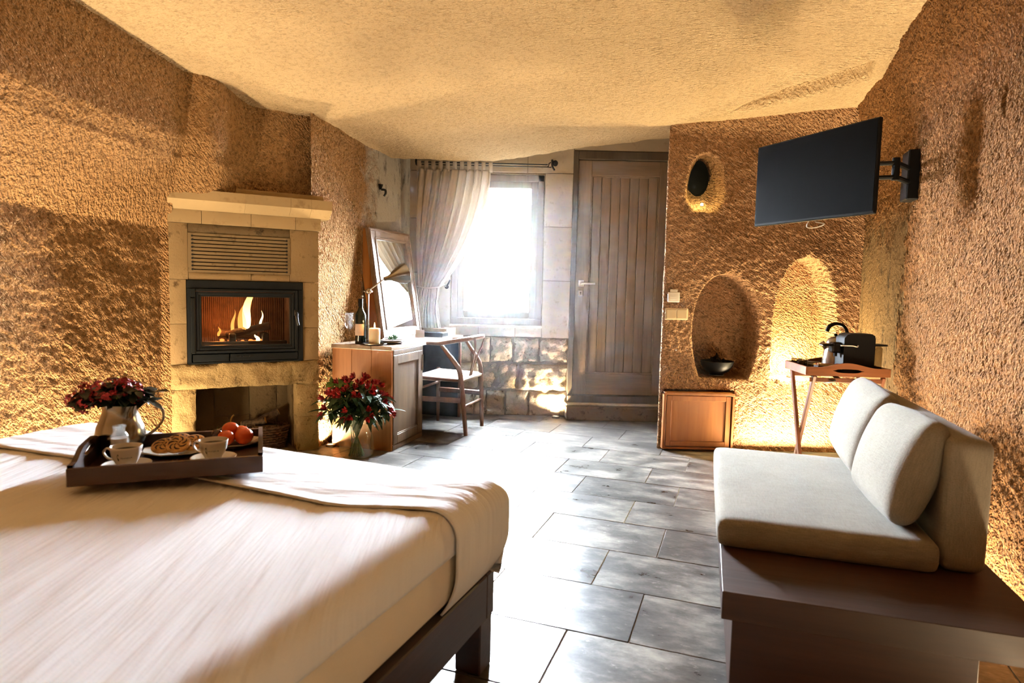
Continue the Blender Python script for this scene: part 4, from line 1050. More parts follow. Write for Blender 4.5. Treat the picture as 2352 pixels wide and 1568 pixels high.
so_ = drape('top_sheet', np.linspace(-.035, BWd+.12, 190), np.linspace(.20, BLn, 190), ZT, 0, 0, .008, m_sheet, crs, 1)
tag(so_, 'rumpled white top sheet spread over the mattress', 'sheet')
def crc(X, Y):
    return .004*pn(X*2.5, Y*2.5, 61)+.004*pn(X*1.6, Y*16, 64)+.0025*pn(X*2.2, Y*34, 65)
cu0 = np.linspace(-.194, BWd+.225, 200)
cvl = drape('coverlet', cu0, np.linspace(-.194, .47, 110), ZT, 0, 0, .020, m_cover, crc, 2)
# hem curves towards the foot at the right side
me = cvl.data
for v in me.vertices:
    k = float(sstep(.30, .0, np.array(v.co.x))) if v.co.x < .3 else 0
    if v.co.y > .05: v.co.y -= .10*k*float(sstep(.05, .40, np.array(v.co.y)))
tag(cvl, 'smooth white coverlet folded across the foot of the bed', 'coverlet')
hem_u, hem_v = [], []
# ------------------------------------------------------------------ tray on the bed
ZB = .590
TRA = math.atan2(.165, .416)
tp = Vector((-1.10, 1.535, 0)); tx_ = Vector((math.cos(TRA), math.sin(TRA), 0)); ty_ = Vector((-math.sin(TRA), math.cos(TRA), 0))
def tw(x, y, z): p = tp+tx_*x+ty_*y; return (p.x, p.y, z)
ty = thing('serving_tray', 'dark wooden serving tray with raised handles lying on the bed', 'tray', tw(0, 0, ZB), TRA)
TX, TY, th = .455, .37, .012
for k in range(6):
    w_ = (TX-2*th)/6; fin(box((th+k*w_+.0006, th, 0), (th+(k+1)*w_-.0006, TY-th, .009), .0008), 'bottom_slat', m_dark_wood_y, ty)
fin(box((0, 0, 0), (TX, th, .046), .0015), 'long_side', m_dark_wood, ty); fin(box((0, TY-th, 0), (TX, TY, .046), .0015), 'long_side', m_dark_wood, ty)
def tray_end(x):
    n = 28; bm = NB(); h = lambda s: .046+.030*(sstep(0, .36, np.array(min(s, 1-s)))).item()
    ys = [th+(TY-2*th)*i/n for i in range(n+1)]; s_ = [i/n for i in range(n+1)]
    hole = lambda s: .020*math.sqrt(max(0, 1-((s-.5)/.16)**2)) if abs(s-.5) < .16 else 0
    quad = lambda a, b2, c, d: bm.faces.new([bm.verts.new(q) for q in (a, b2, c, d)])
    zc = .052
    for i in range(n):
        for (za, zb2) in ((lambda s: 0, lambda s: zc-hole(s)*.5), (lambda s: zc+hole(s)*.5, h)):
            p = [(za(s_[i]), zb2(s_[i])), (za(s_[i+1]), zb2(s_[i+1]))]
            for xx in (x, x+th): quad((xx, ys[i], p[0][0]), (xx, ys[i+1], p[1][0]), (xx, ys[i+1], p[1][1]), (xx, ys[i], p[0][1]))
            quad((x, ys[i], p[0][1]), (x+th, ys[i], p[0][1]), (x+th, ys[i+1], p[1][1]), (x, ys[i+1], p[1][1]))
            quad((x, ys[i], p[0][0]), (x+th, ys[i], p[0][0]), (x+th, ys[i+1], p[1][0]), (x, ys[i+1], p[1][0]))
    bmesh.ops.remove_doubles(bm, verts=bm.verts, dist=1e-5)
    tag(fin(bm, 'handle_side', m_dark_wood_y, ty, ang=30), 'raised tray end with cut-out handle')
tray_end(0); tray_end(TX-th)
ZI = ZB+.0095
def text_bend(txt, size, R, ang0, z, M=I4):
    cu_ = bpy.data.curves.new('t', 'FONT'); cu_.body = txt; cu_.size = size; cu_.resolution_u = 2; cu_.align_x = 'LEFT'
    ob = bpy.data.objects.new('t', cu_); col.objects.link(ob); dg = bpy.context.evaluated_depsgraph_get(); dg.update()
    me = bpy.data.meshes.new_from_object(ob.evaluated_get(dg)); bpy.data.objects.remove(ob)
    vs = []
    for v in me.vertices:
        an = ang0+v.co.x/R; rr = R(z+v.co.y) if callable(R) else R
        vs.append((rr*math.cos(an), rr*math.sin(an), z+v.co.y))
    fs = [tuple(p.vertices) for p in me.polygons]; bpy.data.meshes.remove(me); return vs, fs
m_print = plain('dark_print', srgb(34, 52, 58), .5)
m_coffee = plain('black_coffee', srgb(34, 18, 10), .12, 0, .1)
def cup(loc, face, label, slabel):
    s = thing('saucer', slabel, 'saucer', loc, 0, 'saucers on the tray')
    fin(lathe(NB(), [(0, 0), (.030, 0), (.044, .004), (.060, .013), (.061, .0145), (.059, .0150), (.042, .0065), (.026, .004), (0, .004)], 40), 'saucer_body', m_china, s)
    c = thing('coffee_cup', label, 'cup', (loc[0], loc[1], loc[2]+.0045), 0, 'coffee cups on the tray')
    prof = [(0, 0), (.019, 0), (.020, .003), (.0225, .008), (.030, .022), (.0355, .036), (.0385, .052), (.0390, .058), (.0382, .0588), (.0372, .057), (.0340, .036), (.0285, .024), (.020, .010), (0, .007)]
    fin(lathe(NB(), prof, 40), 'cup_body', m_china, c, ang=60)
    an = face-2.1; d = Vector((math.cos(an), math.sin(an), 0))
    fin(tube(NB(), bez([d*.036+Vector((0, 0, .046)), d*.052+Vector((0, 0, .050)), d*.060+Vector((0, 0, .038)), d*.050+Vector((0, 0, .024)), d*.032+Vector((0, 0, .020))], 6), .0042, 8, .7), 'handle', m_china, c)
    fin(lathe(NB(), [(0, .047), (.0345, .0465), (.0362, .0472)], 32), 'coffee', m_coffee, c)
    outer = lambda z: float(np.interp(z, [.008, .022, .036, .052], [.0225, .030, .0355, .0385]))+.0003
    R = .0345
    vs, fs = text_bend('PRANDUR', .0062, R, face-.42, .030)
    vs = [(outer(z)*x/math.hypot(x, y), outer(z)*y/math.hypot(x, y), z) for x, y, z in vs]
    tag(mesh_from('printed_word', vs, fs, m_print, c, smooth=False), 'small dark word printed on the cup')
    bm = NB(); a0 = face-.58
    for k in range(10):
        pass
    lv = []
    for k in range(14):
        t = 2*PI*k/14; zz = .034+.010*math.sin(t); an2 = a0+.075*math.cos(t)+.03*math.sin(t); lv.append(bm.verts.new((outer(zz)*math.cos(an2), outer(zz)*math.sin(an2), zz)))
    bm.faces.new(lv); fin(bm, 'printed_leaf', m_print, c, smooth=False)
    return c
cup((-1.035, 1.675, ZI), math.atan2(-1.675, 1.035), 'coffee cup at the left of the tray, before the milk bottle', 'saucer under the left coffee cup')
cup((-.842, 1.765, ZI), math.atan2(-1.765, .842), 'coffee cup at the right of the tray, before the tomatoes', 'saucer under the right coffee cup')
# milk bottle
mb = thing('milk_bottle', 'small glass milk bottle half full behind the left coffee cup', 'bottle', (-1.115, 1.775, ZI))
fin(lathe(NB(), [(0, 0), (.023, 0), (.0245, .003), (.0245, .058), (.022, .068), (.0155, .078), (.0155, .088), (.0175, .090), (.0175, .095), (.0155, .096), (.0140, .095), (.0140, .078), (.020, .067), (.0228, .057), (.0228, .004), (0, .003)], 28), 'bottle_glass', m_glass, mb)
fin(lathe(NB(), [(0, .0035), (.0222, .0035), (.0222, .060), (0, .060)], 28), 'milk', m_china, mb)
# jug with flowers
jg = thing('pewter_jug', 'round pewter jug with spout and thin handle holding pink flowers', 'jug', (-1.165, 1.86, ZI))
prof = [(0, 0), (.045, 0), (.052, .006), (.063, .028), (.066, .050), (.062, .075), (.052, .100), (.045, .122), (.046, .138), (.0465, .142), (.0445, .142), (.043, .122), (.050, .100), (.060, .075), (.064, .050), (.061, .028), (.050, .010), (0, .006)]
bm = lathe(NB(), prof, 40)
for v in bm.verts:
    an = math.atan2(v.co.y, v.co.x)+.55
    if v.co.z > .10: v.co.x += .028*max(0, math.cos(an))**6*(v.co.z-.10)/.042*math.cos(-.55); v.co.y += .028*max(0, math.cos(an))**6*(v.co.z-.10)/.042*math.sin(-.55)
fin(bm, 'jug_body', m_pewter, jg, ang=60)
fin(tube(NB(), bez([(.043, .012, .125), (.075, .02, .150), (.105, .03, .130), (.112, .03, .095), (.09, .025, .06), (.064, .018, .042)], 6), .004, 8), 'handle', m_pewter, jg)
def leaf_mesh(L, w, bend, n=6):
    vs = []; fs = []
    for i in range(n+1):
        t = i/n; wd = w*math.sin(PI*min(1, t*.93+.05))**.8*.5; x = L*t; z = -bend*t*t*L
        vs += [(x, -wd, z+.12*wd), (x, 0, z-.1*wd), (x, wd, z+.12*wd)]
    for i in range(n): a = i*3; fs += [(a, a+1, a+4, a+3), (a+1, a+2, a+5, a+4)]
    return vs, fs
def data_of(name, vs, fs, mat):
    me = bpy.data.meshes.new(name); me.from_pydata(vs, [], fs); me.update()
    me.polygons.foreach_set('use_smooth', [True]*len(me.polygons)); me.materials.append(mat); return me
leafA = data_of('leaf', *leaf_mesh(.105, .026, .5), m_leaf); leafB = data_of('leaf', *leaf_mesh(.040, .024, .3), m_leaf_dark); leafC = data_of('leaf', *leaf_mesh(.065, .055, .4), m_leaf_light)
def blossom(kind, seed, size, mat):
    rr = random.Random(seed); bm = NB()
    if kind == 'lily':           # a few open trumpet flowers
        for f in range(3):
            c = Vector((rr.uniform(-1, 1), rr.uniform(-1, 1), rr.uniform(-.2, .5)))*size*.7; ax_ = (c+Vector((0, 0, size*.6))).normalized(); Qm = ax_.to_track_quat('Z', 'X').to_matrix().to_4x4()
            for p in range(6):
                vs, fs = leaf_mesh(size*.85, size*.42, -.15, 4)
                Mx = Matrix.Translation(c) @ Qm @ MR(p*PI/3, 'Z') @ MR(-math.radians(48+14*(p % 2)), 'Y')
                vv = [bm.verts.new(Mx @ Vector(v)) for v in vs]
                for q in fs: bm.faces.new([vv[k] for k in q])
    else:                        # dense dome of small florets
        for f in range(26):
            th_, ph = rr.uniform(0, 2*PI), math.acos(rr.uniform(-.15, 1)); c = Vector((math.sin(ph)*math.cos(th_), math.sin(ph)*math.sin(th_), .8*math.cos(ph)))*size
            Qm = c.normalized().to_track_quat('Z', 'X').to_matrix().to_4x4(); s_ = size*rr.uniform(.26, .38)
            for p in range(5):
                an = p*2*PI/5+rr.random(); Mx = Matrix.Translation(c) @ Qm @ MR(an, 'Z')
                vv = [bm.verts.new(Mx @ Vector(v)) for v in ((0, 0, 0), (s_*.6, -s_*.35, s_*.18), (s_, 0, s_*.22), (s_*.6, s_*.35, s_*.18))]
                bm.faces.new(vv)
    me = bpy.data.meshes.new('blossom'); bm.to_mesh(me); bm.free(); me.materials.append(mat); return me
m_deep = plain('deep_red_petal', srgb(150, 28, 36), .5, 0, .35, 60)
lilies = [blossom('lily', s, .044, m_) for s, m_ in ((1, m_red), (2, m_deep), (3, m_red))]
domes = [blossom('dome', s, .021, m_) for s, m_ in ((4, m_pink), (5, m_red), (6, m_pink), (7, m_deep))]
def flower(name, base, neck, tip, seed, blossoms, leaves, label, cat, group, nleaf=7, rs=.0022, lo=.45):
    rr = random.Random(seed); b0 = Vector(base)
    o = thing(name, label, cat, base, 0, group)
    pts = bez([Vector((0, 0, 0)), Vector(neck)-b0, Vector(neck).lerp(Vector(tip), .55)-b0+Vector((0, 0, .012)), Vector(tip)-b0], 6)
    fin(tube(NB(), pts, rs, 6), 'stem', m_stem, o)
    d = (pts[-1]-pts[-2]).normalized()
    if blossoms:
        bl = link(bpy.data.objects.new('blossom', rr.choice(blossoms)), o); bl.location = pts[-1]
        bl.rotation_euler = (d.to_track_quat('Z', 'X').to_euler()); s_ = rr.uniform(.85, 1.2); bl.scale = (s_,)*3
    for k in range(nleaf):
        t = lo+(1-lo)*(k+rr.random())/nleaf; p = pts[min(len(pts)-1, int(t*(len(pts)-1)))]
        an = k*2.4+rr.random()*1.2
        lf = link(bpy.data.objects.new('leaf', rr.choice(leaves)), o); lf.location = p
        lf.rotation_euler = (rr.uniform(-.5, .5), rr.uniform(-.5, .7), an); s_ = rr.uniform(.7, 1.25); lf.scale = (s_,)*3
    return o
jx, jy = -1.165, 1.86
rr = random.Random(21)
for k in range(36):
    an = k*2.399; R = .106*math.sqrt((k+.5)/36); hz = .238-.42*R+rr.uniform(-.015, .02)
    if k >= 27: hz -= .012
    tip = (jx-.012+R*math.cos(an)*1.08, jy+R*math.sin(an)*.95, ZI+hz-.03)
    flower('pink_flower_stem', (jx+.02*math.cos(an), jy+.02*math.sin(an), ZI+.03), (jx+.026*math.cos(an), jy+.026*math.sin(an), ZI+.14), tip, 300+k, domes if k % 5 in (0, 2, 3) else None, [leafB],
           'stem of small pink flowers with dark leaves in the pewter jug', 'flower', 'pink flowers in the jug', 11, .0022, .60)
# cookies on an octagonal plate
pc = (-.985, 1.845)
cp_ = thing('cookie_plate', 'white octagonal plate of cookies in the middle of the tray', 'plate', (*pc, ZI), TRA)
def octp(r, sx=1.25): return [(r*sx*math.cos(PI/8+k*PI/4), r*math.sin(PI/8+k*PI/4)) for k in range(8)]
bm = NB(); rings = [[bm.verts.new((x, y, z)) for x, y in octp(r)] for r, z in ((.050, 0), (.080, .012), (.080, .0145), (.054, .0045))]
for a, b2 in zip(rings, rings[1:]):
    for k in range(8): bm.faces.new((a[k], a[(k+1) % 8], b2[(k+1) % 8], b2[k]))
bm.faces.new(rings[0][::-1]); bm.faces.new(rings[-1]); fin(bm, 'plate_body', m_china, cp_, ang=20)
m_cookie = plain('baked_cookie', srgb(214, 164, 104), .8, 0, .2, 60, bs=120, bd=.001); m_choc = plain('chocolate', srgb(58, 30, 18), .5, 0, .2)
def cookie(x, y, z, tilt, label, seed):
    o = thing('cookie', label, 'cookie', (x, y, z), 0, 'cookies on the white plate'); o.rotation_euler = tilt
    R = .034; fin(lathe(NB(), [(0, 0), (R*.9, 0), (R, .004), (R*.97, .009), (R*.8, .0115), (0, .0122)], 28), 'biscuit', m_cookie, o)
    bm = NB()
    for k in range(7):
        a0 = k*2*PI/7; pts = [(R*rr_*math.cos(a0+da), R*rr_*math.sin(a0+da), .0118) for rr_, da in ((.35, 0), (.52, .18), (.68, .48), (.76, .85))]; tube(bm, pts, [.0010, .0022, .0024, .001], 6)
    for k in range(4):
        a0 = k*PI/2+.4; tube(bm, [(R*.12*math.cos(a0), R*.12*math.sin(a0), .012), (R*.3*math.cos(a0+.6), R*.3*math.sin(a0+.6), .012)], .0014, 6)
    fin(bm, 'chocolate_swirl', m_choc, o); return o
cookie(pc[0]-.035, pc[1]-.012, ZI+.020, (.42, .05, 0), 'leftmost round cookie on the white plate', 1)
cookie(pc[0]+.012, pc[1]-.020, ZI+.027, (.55, .05, 0), 'front cookie leaning on the others on the white plate', 2)
cookie(pc[0]-.012, pc[1]+.026, ZI+.027, (.40, 0, 0), 'cookie at the back of the white plate', 3)
cookie(pc[0]+.040, pc[1]+.012, ZI+.026, (.45, .10, 0), 'rightmost round cookie on the white plate', 4)
# fruit dish
fd = (-.872, 1.945)
fdh = thing('fruit_dish', 'pale shallow dish of fruit at the far right of the tray', 'dish', (*fd, ZI), TRA)
bm = NB(); rings = [[bm.verts.new((x, y, z)) for x, y in octp(r, 1.2)] for r, z in ((.050, 0), (.076, .014), (.076, .0165), (.052, .0045))]
for a, b2 in zip(rings, rings[1:]):
    for k in range(8): bm.faces.new((a[k], a[(k+1) % 8], b2[(k+1) % 8], b2[k]))
bm.faces.new(rings[0][::-1]); bm.faces.new(rings[-1]); fin(bm, 'dish_body', m_china, fdh, ang=20)
m_tom = plain('orange_skin', srgb(226, 84, 26), .25, 0, .12, 10, coat=.3)
for k, (x, y, z, r, lb) in enumerate(((-.006, -.022, .030, .0255, 'smooth orange fruit lying at the front of the dish'), (.040, .000, .032, .028, 'rightmost smooth orange fruit in the dish'), (.016, .034, .032, .027, 'smooth orange fruit at the back of the dish'), (-.012, .022, .046, .026, 'topmost smooth orange fruit with a dried stalk'))):
    o = thing('orange_fruit', lb, 'fruit', (fd[0]+x, fd[1]+y, ZI+z-.0), k, 'orange fruits in the dish')
    fin(ball(NB(), (0, 0, 0), (r, r, r*.93), 20), 'skin', m_tom, o)
    bm = NB()
    for j in range(5):
        vs, fs = leaf_mesh(.009, .005, .2, 3); Mx = MT(0, 0, r*.92) @ MR(j*1.256, 'Z'); vv = [bm.verts.new(Mx @ Vector(v)) for v in vs]
        for q in fs: bm.faces.new([vv[t] for t in q])
    if k == 3: tube(bm, bez([(0, 0, r*.9), (-.004, 0, r*.9+.014), (-.012, 0, r*.9+.024)], 4), [.0022]*8+[.003], 6)
    fin(bm, 'calyx', plain('dry_stalk', srgb(176, 140, 50), .7) if k == 3 else m_stem, o)
m_plum = plain('dark_plum_skin', srgb(58, 16, 20), .22, 0, .15, coat=.4)
for k, (x, y, lb) in enumerate(((-.052, .016, 'glossy dark red plum at the left of the fruit dish'), (-.046, .048, 'second dark plum behind the glossy one'))):
    o = thing('plum', lb, 'plum', (fd[0]+x, fd[1]+y, ZI+.028), 0, 'plums in the fruit dish'); fin(ball(NB(), (0, 0, 0), (.018, .018, .020), 16), 'skin', m_plum, o); fin(tube(NB(), [(0, 0, .018), (.002, 0, .028)], .001, 5), 'stalk', m_stem, o)

# ------------------------------------------------------------------ glass vase of red flowers by the desk
vx, vy = -1.0, 4.06
va = thing('glass_vase', 'clear waisted glass vase of red flowers standing beside the desk', 'vase', (vx, vy, 0))
prof = [(0, .004), (.085, .004), (.104, .02), (.112, .055), (.110, .10), (.097, .16), (.085, .195), (.084, .212), (.098, .235), (.114, .252), (.117, .262), (.112, .264)]
fin(lathe(NB(), prof, 48), 'vase_body', m_vase_glass, va, ang=60)
fin(lathe(NB(), [(0, .006), (.084, .006), (.102, .021), (.110, .055), (.108, .10), (.100, .14), (0, .14)], 40), 'water', glassy('vase_water', (.97, .98, .93), .02, .02, False), va)
rr = random.Random(5)
for k in range(30):
    an = k*2.399+.4; R = .235*math.sqrt((k+.4)/30); hz = .515-.55*R+rr.uniform(-.03, .03)-(.05 if R > .2 else 0)
    bs = (vx-.05*math.cos(an), vy-.05*math.sin(an), .012); nk = (vx+.045*math.cos(an), vy+.045*math.sin(an), .245)
    flower('red_flower_stem', bs, nk, (vx+R*math.cos(an), vy+R*math.sin(an)*.8, hz), 500+k, lilies, [leafA], 'stem of small red lilies with narrow leaves in the glass vase', 'flower', 'red flowers in the glass vase', 13, .0028, .56)
for k in range(3):
    flower('pale_leaf_sprig', (vx+.03*k-.03, vy, .012), (vx-.045, vy+.02*k, .245), (vx-.165+.045*k, vy-.02+.02*k, .53-.01*k), 600+k, None, [leafC], ['sprig of broad pale green leaves leaning furthest left out of the glass vase', 'middle sprig of broad pale green leaves in the glass vase', 'sprig of broad pale green leaves nearest the red flowers in the glass vase'][k], 'sprig', 'pale sprigs in the glass vase', 9, .0028, .75)

# ------------------------------------------------------------------ sofa bench
SA = -math.radians(17)
so0 = Vector((.567, 1.60, 0))
def sw(x, y, z): return (so0.x+x*math.cos(SA)-y*math.sin(SA), so0.y+x*math.sin(SA)+y*math.cos(SA), z)
be = thing('sofa_bench', 'dark wooden platform bench on a boxed plinth carrying linen cushions', 'bench', tuple(so0), SA)
SL = 1.58
fin(box((0, 0, .255), (.75, SL, .33), .0015), 'bench_top', m_bench_wood, be)
fin(box((.03, .05, 0), (.60, SL-.05, .255), .002), 'plinth', m_bench_wood, be)
def cushion(name, w, l, h, edge, puff, mat, label, M, cat='cushion', group=None, seed=0, taper=0, welt=True):
    """box cushion: x 0..w, y 0..l, z 0..h, crowned faces"""
    n = 26; bm = bmesh.new(); bmesh.ops.create_cube(bm, size=1)
    bmesh.ops.bevel(bm, geom=bm.edges[:], offset=.001, segments=1, affect='EDGES')
    bm.free()
    vs = []; fs = []; N = 22; M_ = 22; Kz = 8
    def sup(x, y):  # inset towards rim
        return x, y
    idx = {}
    def add_face_grid(fn, nu, nv):
        base = len(vs)
        for i in range(nu+1):
            for j in range(nv+1): vs.append(fn(i/nu, j/nv))
        for i in range(nu):
            for j in range(nv): a = base+i*(nv+1)+j; fs.append((a, a+nv+1, a+nv+2, a+1))
    def rnd(px, py, pz):
        # rounded box mapping of a point on the unit cube surface
        q = Vector((px*w, py*l, pz*h)); r = edge
        c = Vector((min(max(q.x, r), w-r), min(max(q.y, r), l-r), min(max(q.z, r), h-r))); d = q-c
        if d.length > 1e-9: q = c+d.normalized()*r
        cu_ = math.sin(PI*min(max(q.x/w, 0), 1))*math.sin(PI*min(max(q.y/l, 0), 1))
        fz = (q.z/h-.5)*2
        q.z += fz*puff*cu_**.6
        sx_ = math.sin(PI*min(max(q.y/l, 0), 1))*math.sin(PI*min(max(q.z/h, 0), 1))
        q.x += (q.x/w-.5)*2*puff*.35*sx_; 
        sy_ = math.sin(PI*min(max(q.x/w, 0), 1))*math.sin(PI*min(max(q.z/h, 0), 1)); q.y += (q.y/l-.5)*2*puff*.25*sy_
        if taper: 
            k = 1-taper*(2*abs(q.x/w-.5))**2; q.z = h/2+(q.z-h/2)*k
        return tuple(q)
    ss = lambda t: .5-.5*math.cos(PI*t)
    for zz in (0, 1): add_face_grid(lambda u, v: rnd(ss(u), ss(v), zz), N, M_)
    for xx in (0, 1): add_face_grid(lambda u, v: rnd(xx, ss(u), ss(v)), M_, Kz)
    for yy in (0, 1): add_face_grid(lambda u, v: rnd(ss(u), yy, ss(v)), N, Kz)
    bm = NB(); vv = [bm.verts.new(v) for v in vs]
    for f in fs: bm.faces.new([vv[k] for k in f])
    bmesh.ops.remove_doubles(bm, verts=bm.verts, dist=1e-5)
    rr = random.Random(seed)
    o = fin(bm, name, mat, None, ang=75); o.matrix_world = M
    return tag(o, label, cat, group)
MS = MT(*so0) @ MR(SA, 'Z')
cushion('seat_cushion', .60, 1.0, .088, .026, .006, m_linen, 'flat grey linen seat cushion on the wooden bench', MS @ MT(-.012, .30, .331), seed=1)
cushion('backrest_cushion', .385, 1.10, .115, .030, .004, m_linen, 'tall grey linen backrest pad standing along the back of the bench', MS @ MT(.712, .335, .331) @ MR(-PI/2, 'Y') @ MT(0, 0, -.0), seed=2)
for k, (y0, lb) in enumerate(((.365, 'grey linen back cushion nearest the camera on the bench'), (.885, 'far grey linen back cushion beside the tray table'))):
    cushion('back_cushion', .325, .51, .10, .045, .024, m_linen, lb, MS @ MT(.545, y0, .421) @ MR(-PI/2+math.radians(17), 'Y') @ MR(math.radians(2-4*k), 'Z'), group='loose back cushions on the bench', seed=3+k, taper=.25)

# ------------------------------------------------------------------ folding tray table with coffee things
ta = -math.radians(5)
tt0 = Vector((1.615, 3.44, 0))
tt = thing('tray_table', 'folding butler tray table with crossed wooden legs and black straps', 'table', tuple(tt0), ta)
def ttw(x, y, z): return (tt0.x+x*math.cos(ta)-y*math.sin(ta), tt0.y+x*math.sin(ta)+y*math.cos(ta), z)
TW_, TD_, TZ = .445, .34, .685
fin(box((.006, .006, TZ), (TW_-.006, TD_-.006, TZ+.010), 0), 'tray_bottom', m_tray_wood, tt, smooth=False)
for x in (0, TW_-.012): fin(box((x, 0, TZ-.004), (x+.012, TD_, TZ+.042), .002), 'tray_side', m_tray_wood, tt)
def wavy_end(y):
    n = 30; bm = NB(); h = lambda s: .042+.026*float(sstep(.12, .5, np.array(min(s, 1-s))))
    hole = lambda s: .5*.022*math.sqrt(max(0, 1-abs((s-.5)/.17)**3)) if abs(s-.5) < .17 else 0
    hc = lambda s: .030-.006*math.cos((s-.5)*PI)
    X_ = [.012+(TW_-.024)*i/n for i in range(n+1)]; S_ = [i/n for i in range(n+1)]
    quad = lambda *p: bm.faces.new([bm.verts.new(q) for q in p])
    for i in range(n):
        for za, zb2 in ((lambda s: -.004, lambda s: hc(s)-hole(s)), (lambda s: hc(s)+hole(s), h)):
            a0, a1, b0_, b1 = TZ+za(S_[i]), TZ+za(S_[i+1]), TZ+zb2(S_[i]), TZ+zb2(S_[i+1])
            for yy in (y, y+.012): quad((X_[i], yy, a0), (X_[i+1], yy, a1), (X_[i+1], yy, b1), (X_[i], yy, b0_))
            quad((X_[i], y, b0_), (X_[i], y+.012, b0_), (X_[i+1], y+.012, b1), (X_[i+1], y, b1)); quad((X_[i], y, a0), (X_[i], y+.012, a0), (X_[i+1], y+.012, a1), (X_[i+1], y, a1))
    bmesh.ops.remove_doubles(bm, verts=bm.verts, dist=1e-5); tag(fin(bm, 'tray_end', m_tray_wood, tt, ang=30), 'wavy tray end with a curved hand hole')
wavy_end(0); wavy_end(TD_-.012)
# two crossed frames: legs swing in y (depth) and stand at both x ends
for x, s in ((.03, 0), (TW_-.05, 0)):
    for (ya, yb, dx) in ((.02, .30, 0), (.30, .02, .022)):
        d = Vector((0, yb-ya, TZ-.006)); L = d.length; an = math.atan2(d.y, d.z)
        fin(box((-.009, -.014, 0), (.009, .014, L), .002, MT(x+dx, ya, 0) @ MR(-an, 'X')), 'leg', m_leg_wood, tt)
for ya, z in ((.068, .10), (.255, .10), (.295, TZ-.03), (.028, TZ-.03)): fin(box((.03, ya-.008, z-.012), (TW_-.03, ya+.008, z+.012), .002), 'cross_bar', m_leg_wood, tt)
for x in (.15, TW_-.17): fin(tube(NB(), bez([(x, .012, TZ-.03), (x, .08, TZ-.052), (x, .24, TZ-.052), (x, .31, TZ-.03)], 5), .018, 8, .12, up=(0, 0, 1)), 'strap', m_black, tt)
zt_ = TZ+.0105
# coffee machine
cm = thing('coffee_machine', 'compact black capsule coffee machine on the tray table', 'coffee machine', ttw(.165, .11, zt_), ta)
bm = NB(); prism(bm, [(.05, 0), (.215, 0), (.215, .19), (.21, .207), (.195, .217), (.085, .217), (.065, .21), (.05, .19)], -.055, .055, MR(PI/2, 'X'))
fin(bm, 'machine_body', m_black, cm, ang=40)
fin(box((-.02, -.05, 0), (.05, .05, .018), .004), 'drip_tray', m_black, cm)
fin(box((.0, -.03, .105), (.055, .03, .165), .008), 'brew_head', m_gloss_black, cm)
fin(tube(NB(), [(.028, 0, .105), (.028, 0, .085)], .010, 10), 'spout', m_gloss_black, cm)
fin(box((-.055, -.03, .143), (.02, .03, .156), .005), 'lever', m_gloss_black, cm)
fin(tube(NB(), bez([(.03, -.058, .150), (.09, -.060, .150), (.118, -.060, .145), (.122, -.058, .153)], 5), .0035, 8), 'chrome_trim', m_chrome, cm)
fin(box((.215, -.045, .0), (.265, .045, .15), .012), 'water_tank', glassy('smoked_tank', (.55, .52, .45), .1, .05, False), cm)
fin(box((.205, -.05, .150), (.285, .05, .160), .004), 'tank_lid', m_black, cm)
# kettle behind
kt = thing('electric_kettle', 'steel kettle with curved black handle behind the coffee machine', 'kettle', ttw(.245, .245, zt_), ta)
fin(lathe(NB(), [(0, 0), (.066, 0), (.068, .02), (.062, .09), (.052, .15), (.040, .175), (.02, .187), (0, .19)], 28), 'kettle_body', m_steel, kt)
fin(ball(NB(), (0, 0, .197), .010, 10), 'lid_knob', m_black, kt)
fin(tube(NB(), bez([(.052, 0, .14), (.066, 0, .19), (.045, 0, .245), (0, 0, .262), (-.038, 0, .247), (-.052, 0, .215)], 5), [.010]*18+[.012]*8, 8), 'kettle_handle', m_black, kt)
fin(tube(NB(), [(-.05, 0, .12), (-.075, 0, .155)], [.016, .011], 10), 'kettle_spout', m_steel, kt)
# tea caddy, capsules, glasses, sachets
m_dglass = glassy('dark_tumbler_glass', (.75, .75, .70), .2, .03, False)
for k, (x, y, lb) in enumerate(((.045, .28, 'small glass tumbler at the far left corner of the tray table'), (.05, .20, 'small glass tumbler in the middle of the left side of the tray table'), (.085, .125, 'small glass tumbler nearest the front left of the tray table'))):
    o = thing('glass_tumbler', lb, 'glass', ttw(x, y, zt_), 0, 'tumblers on the tray table')
    fin(lathe(NB(), [(0, .003), (.026, .003), (.030, .05), (.0285, .05), (.0245, .008), (0, .007)], 24), 'tumbler_wall', m_dglass, o); fin(lathe(NB(), [(.0285, .049), (.031, .050), (.0285, .0515)], 24), 'rim', m_steel, o)
tb = thing('tea_box', 'small black open box of tea sachets on the tray table', 'box', ttw(.075, .03, zt_), ta)
for nm, lo, hi in (('box_base', (0, 0, 0), (.10, .065, .004)), ('box_wall', (0, 0, .004), (.10, .003, .036)), ('box_wall', (0, .062, .004), (.10, .065, .036)), ('box_wall', (0, .003, .004), (.003, .062, .036)), ('box_wall', (.097, .003, .004), (.10, .062, .036))): fin(box(lo, hi), nm, m_black, tb, smooth=False)
sac = [plain('sachet_cream', srgb(214, 196, 150), .5), plain('sachet_red', srgb(170, 52, 36), .45), plain('sachet_white', srgb(226, 220, 206), .5)]
for k in range(5):
    o = tag(fin(box((-.04, -.002, 0), (.04, .002, .042), .0015), 'tea_sachet', sac[k % 3], None, loc=ttw(.125, .040+k*.0105, zt_+.0045), rot=(0, 0, ta)), ['front cream tea sachet in the black tea box', 'red tea sachet second in the black tea box', 'white tea sachet in the middle of the black tea box', 'cream tea sachet fourth in the black tea box', 'rearmost red tea sachet in the black tea box'][k], 'sachet', 'tea sachets in the box')
o = thing('red_spoon', 'small spoon with red handle lying beside the tea box', 'spoon', ttw(.215, .07, zt_), ta)
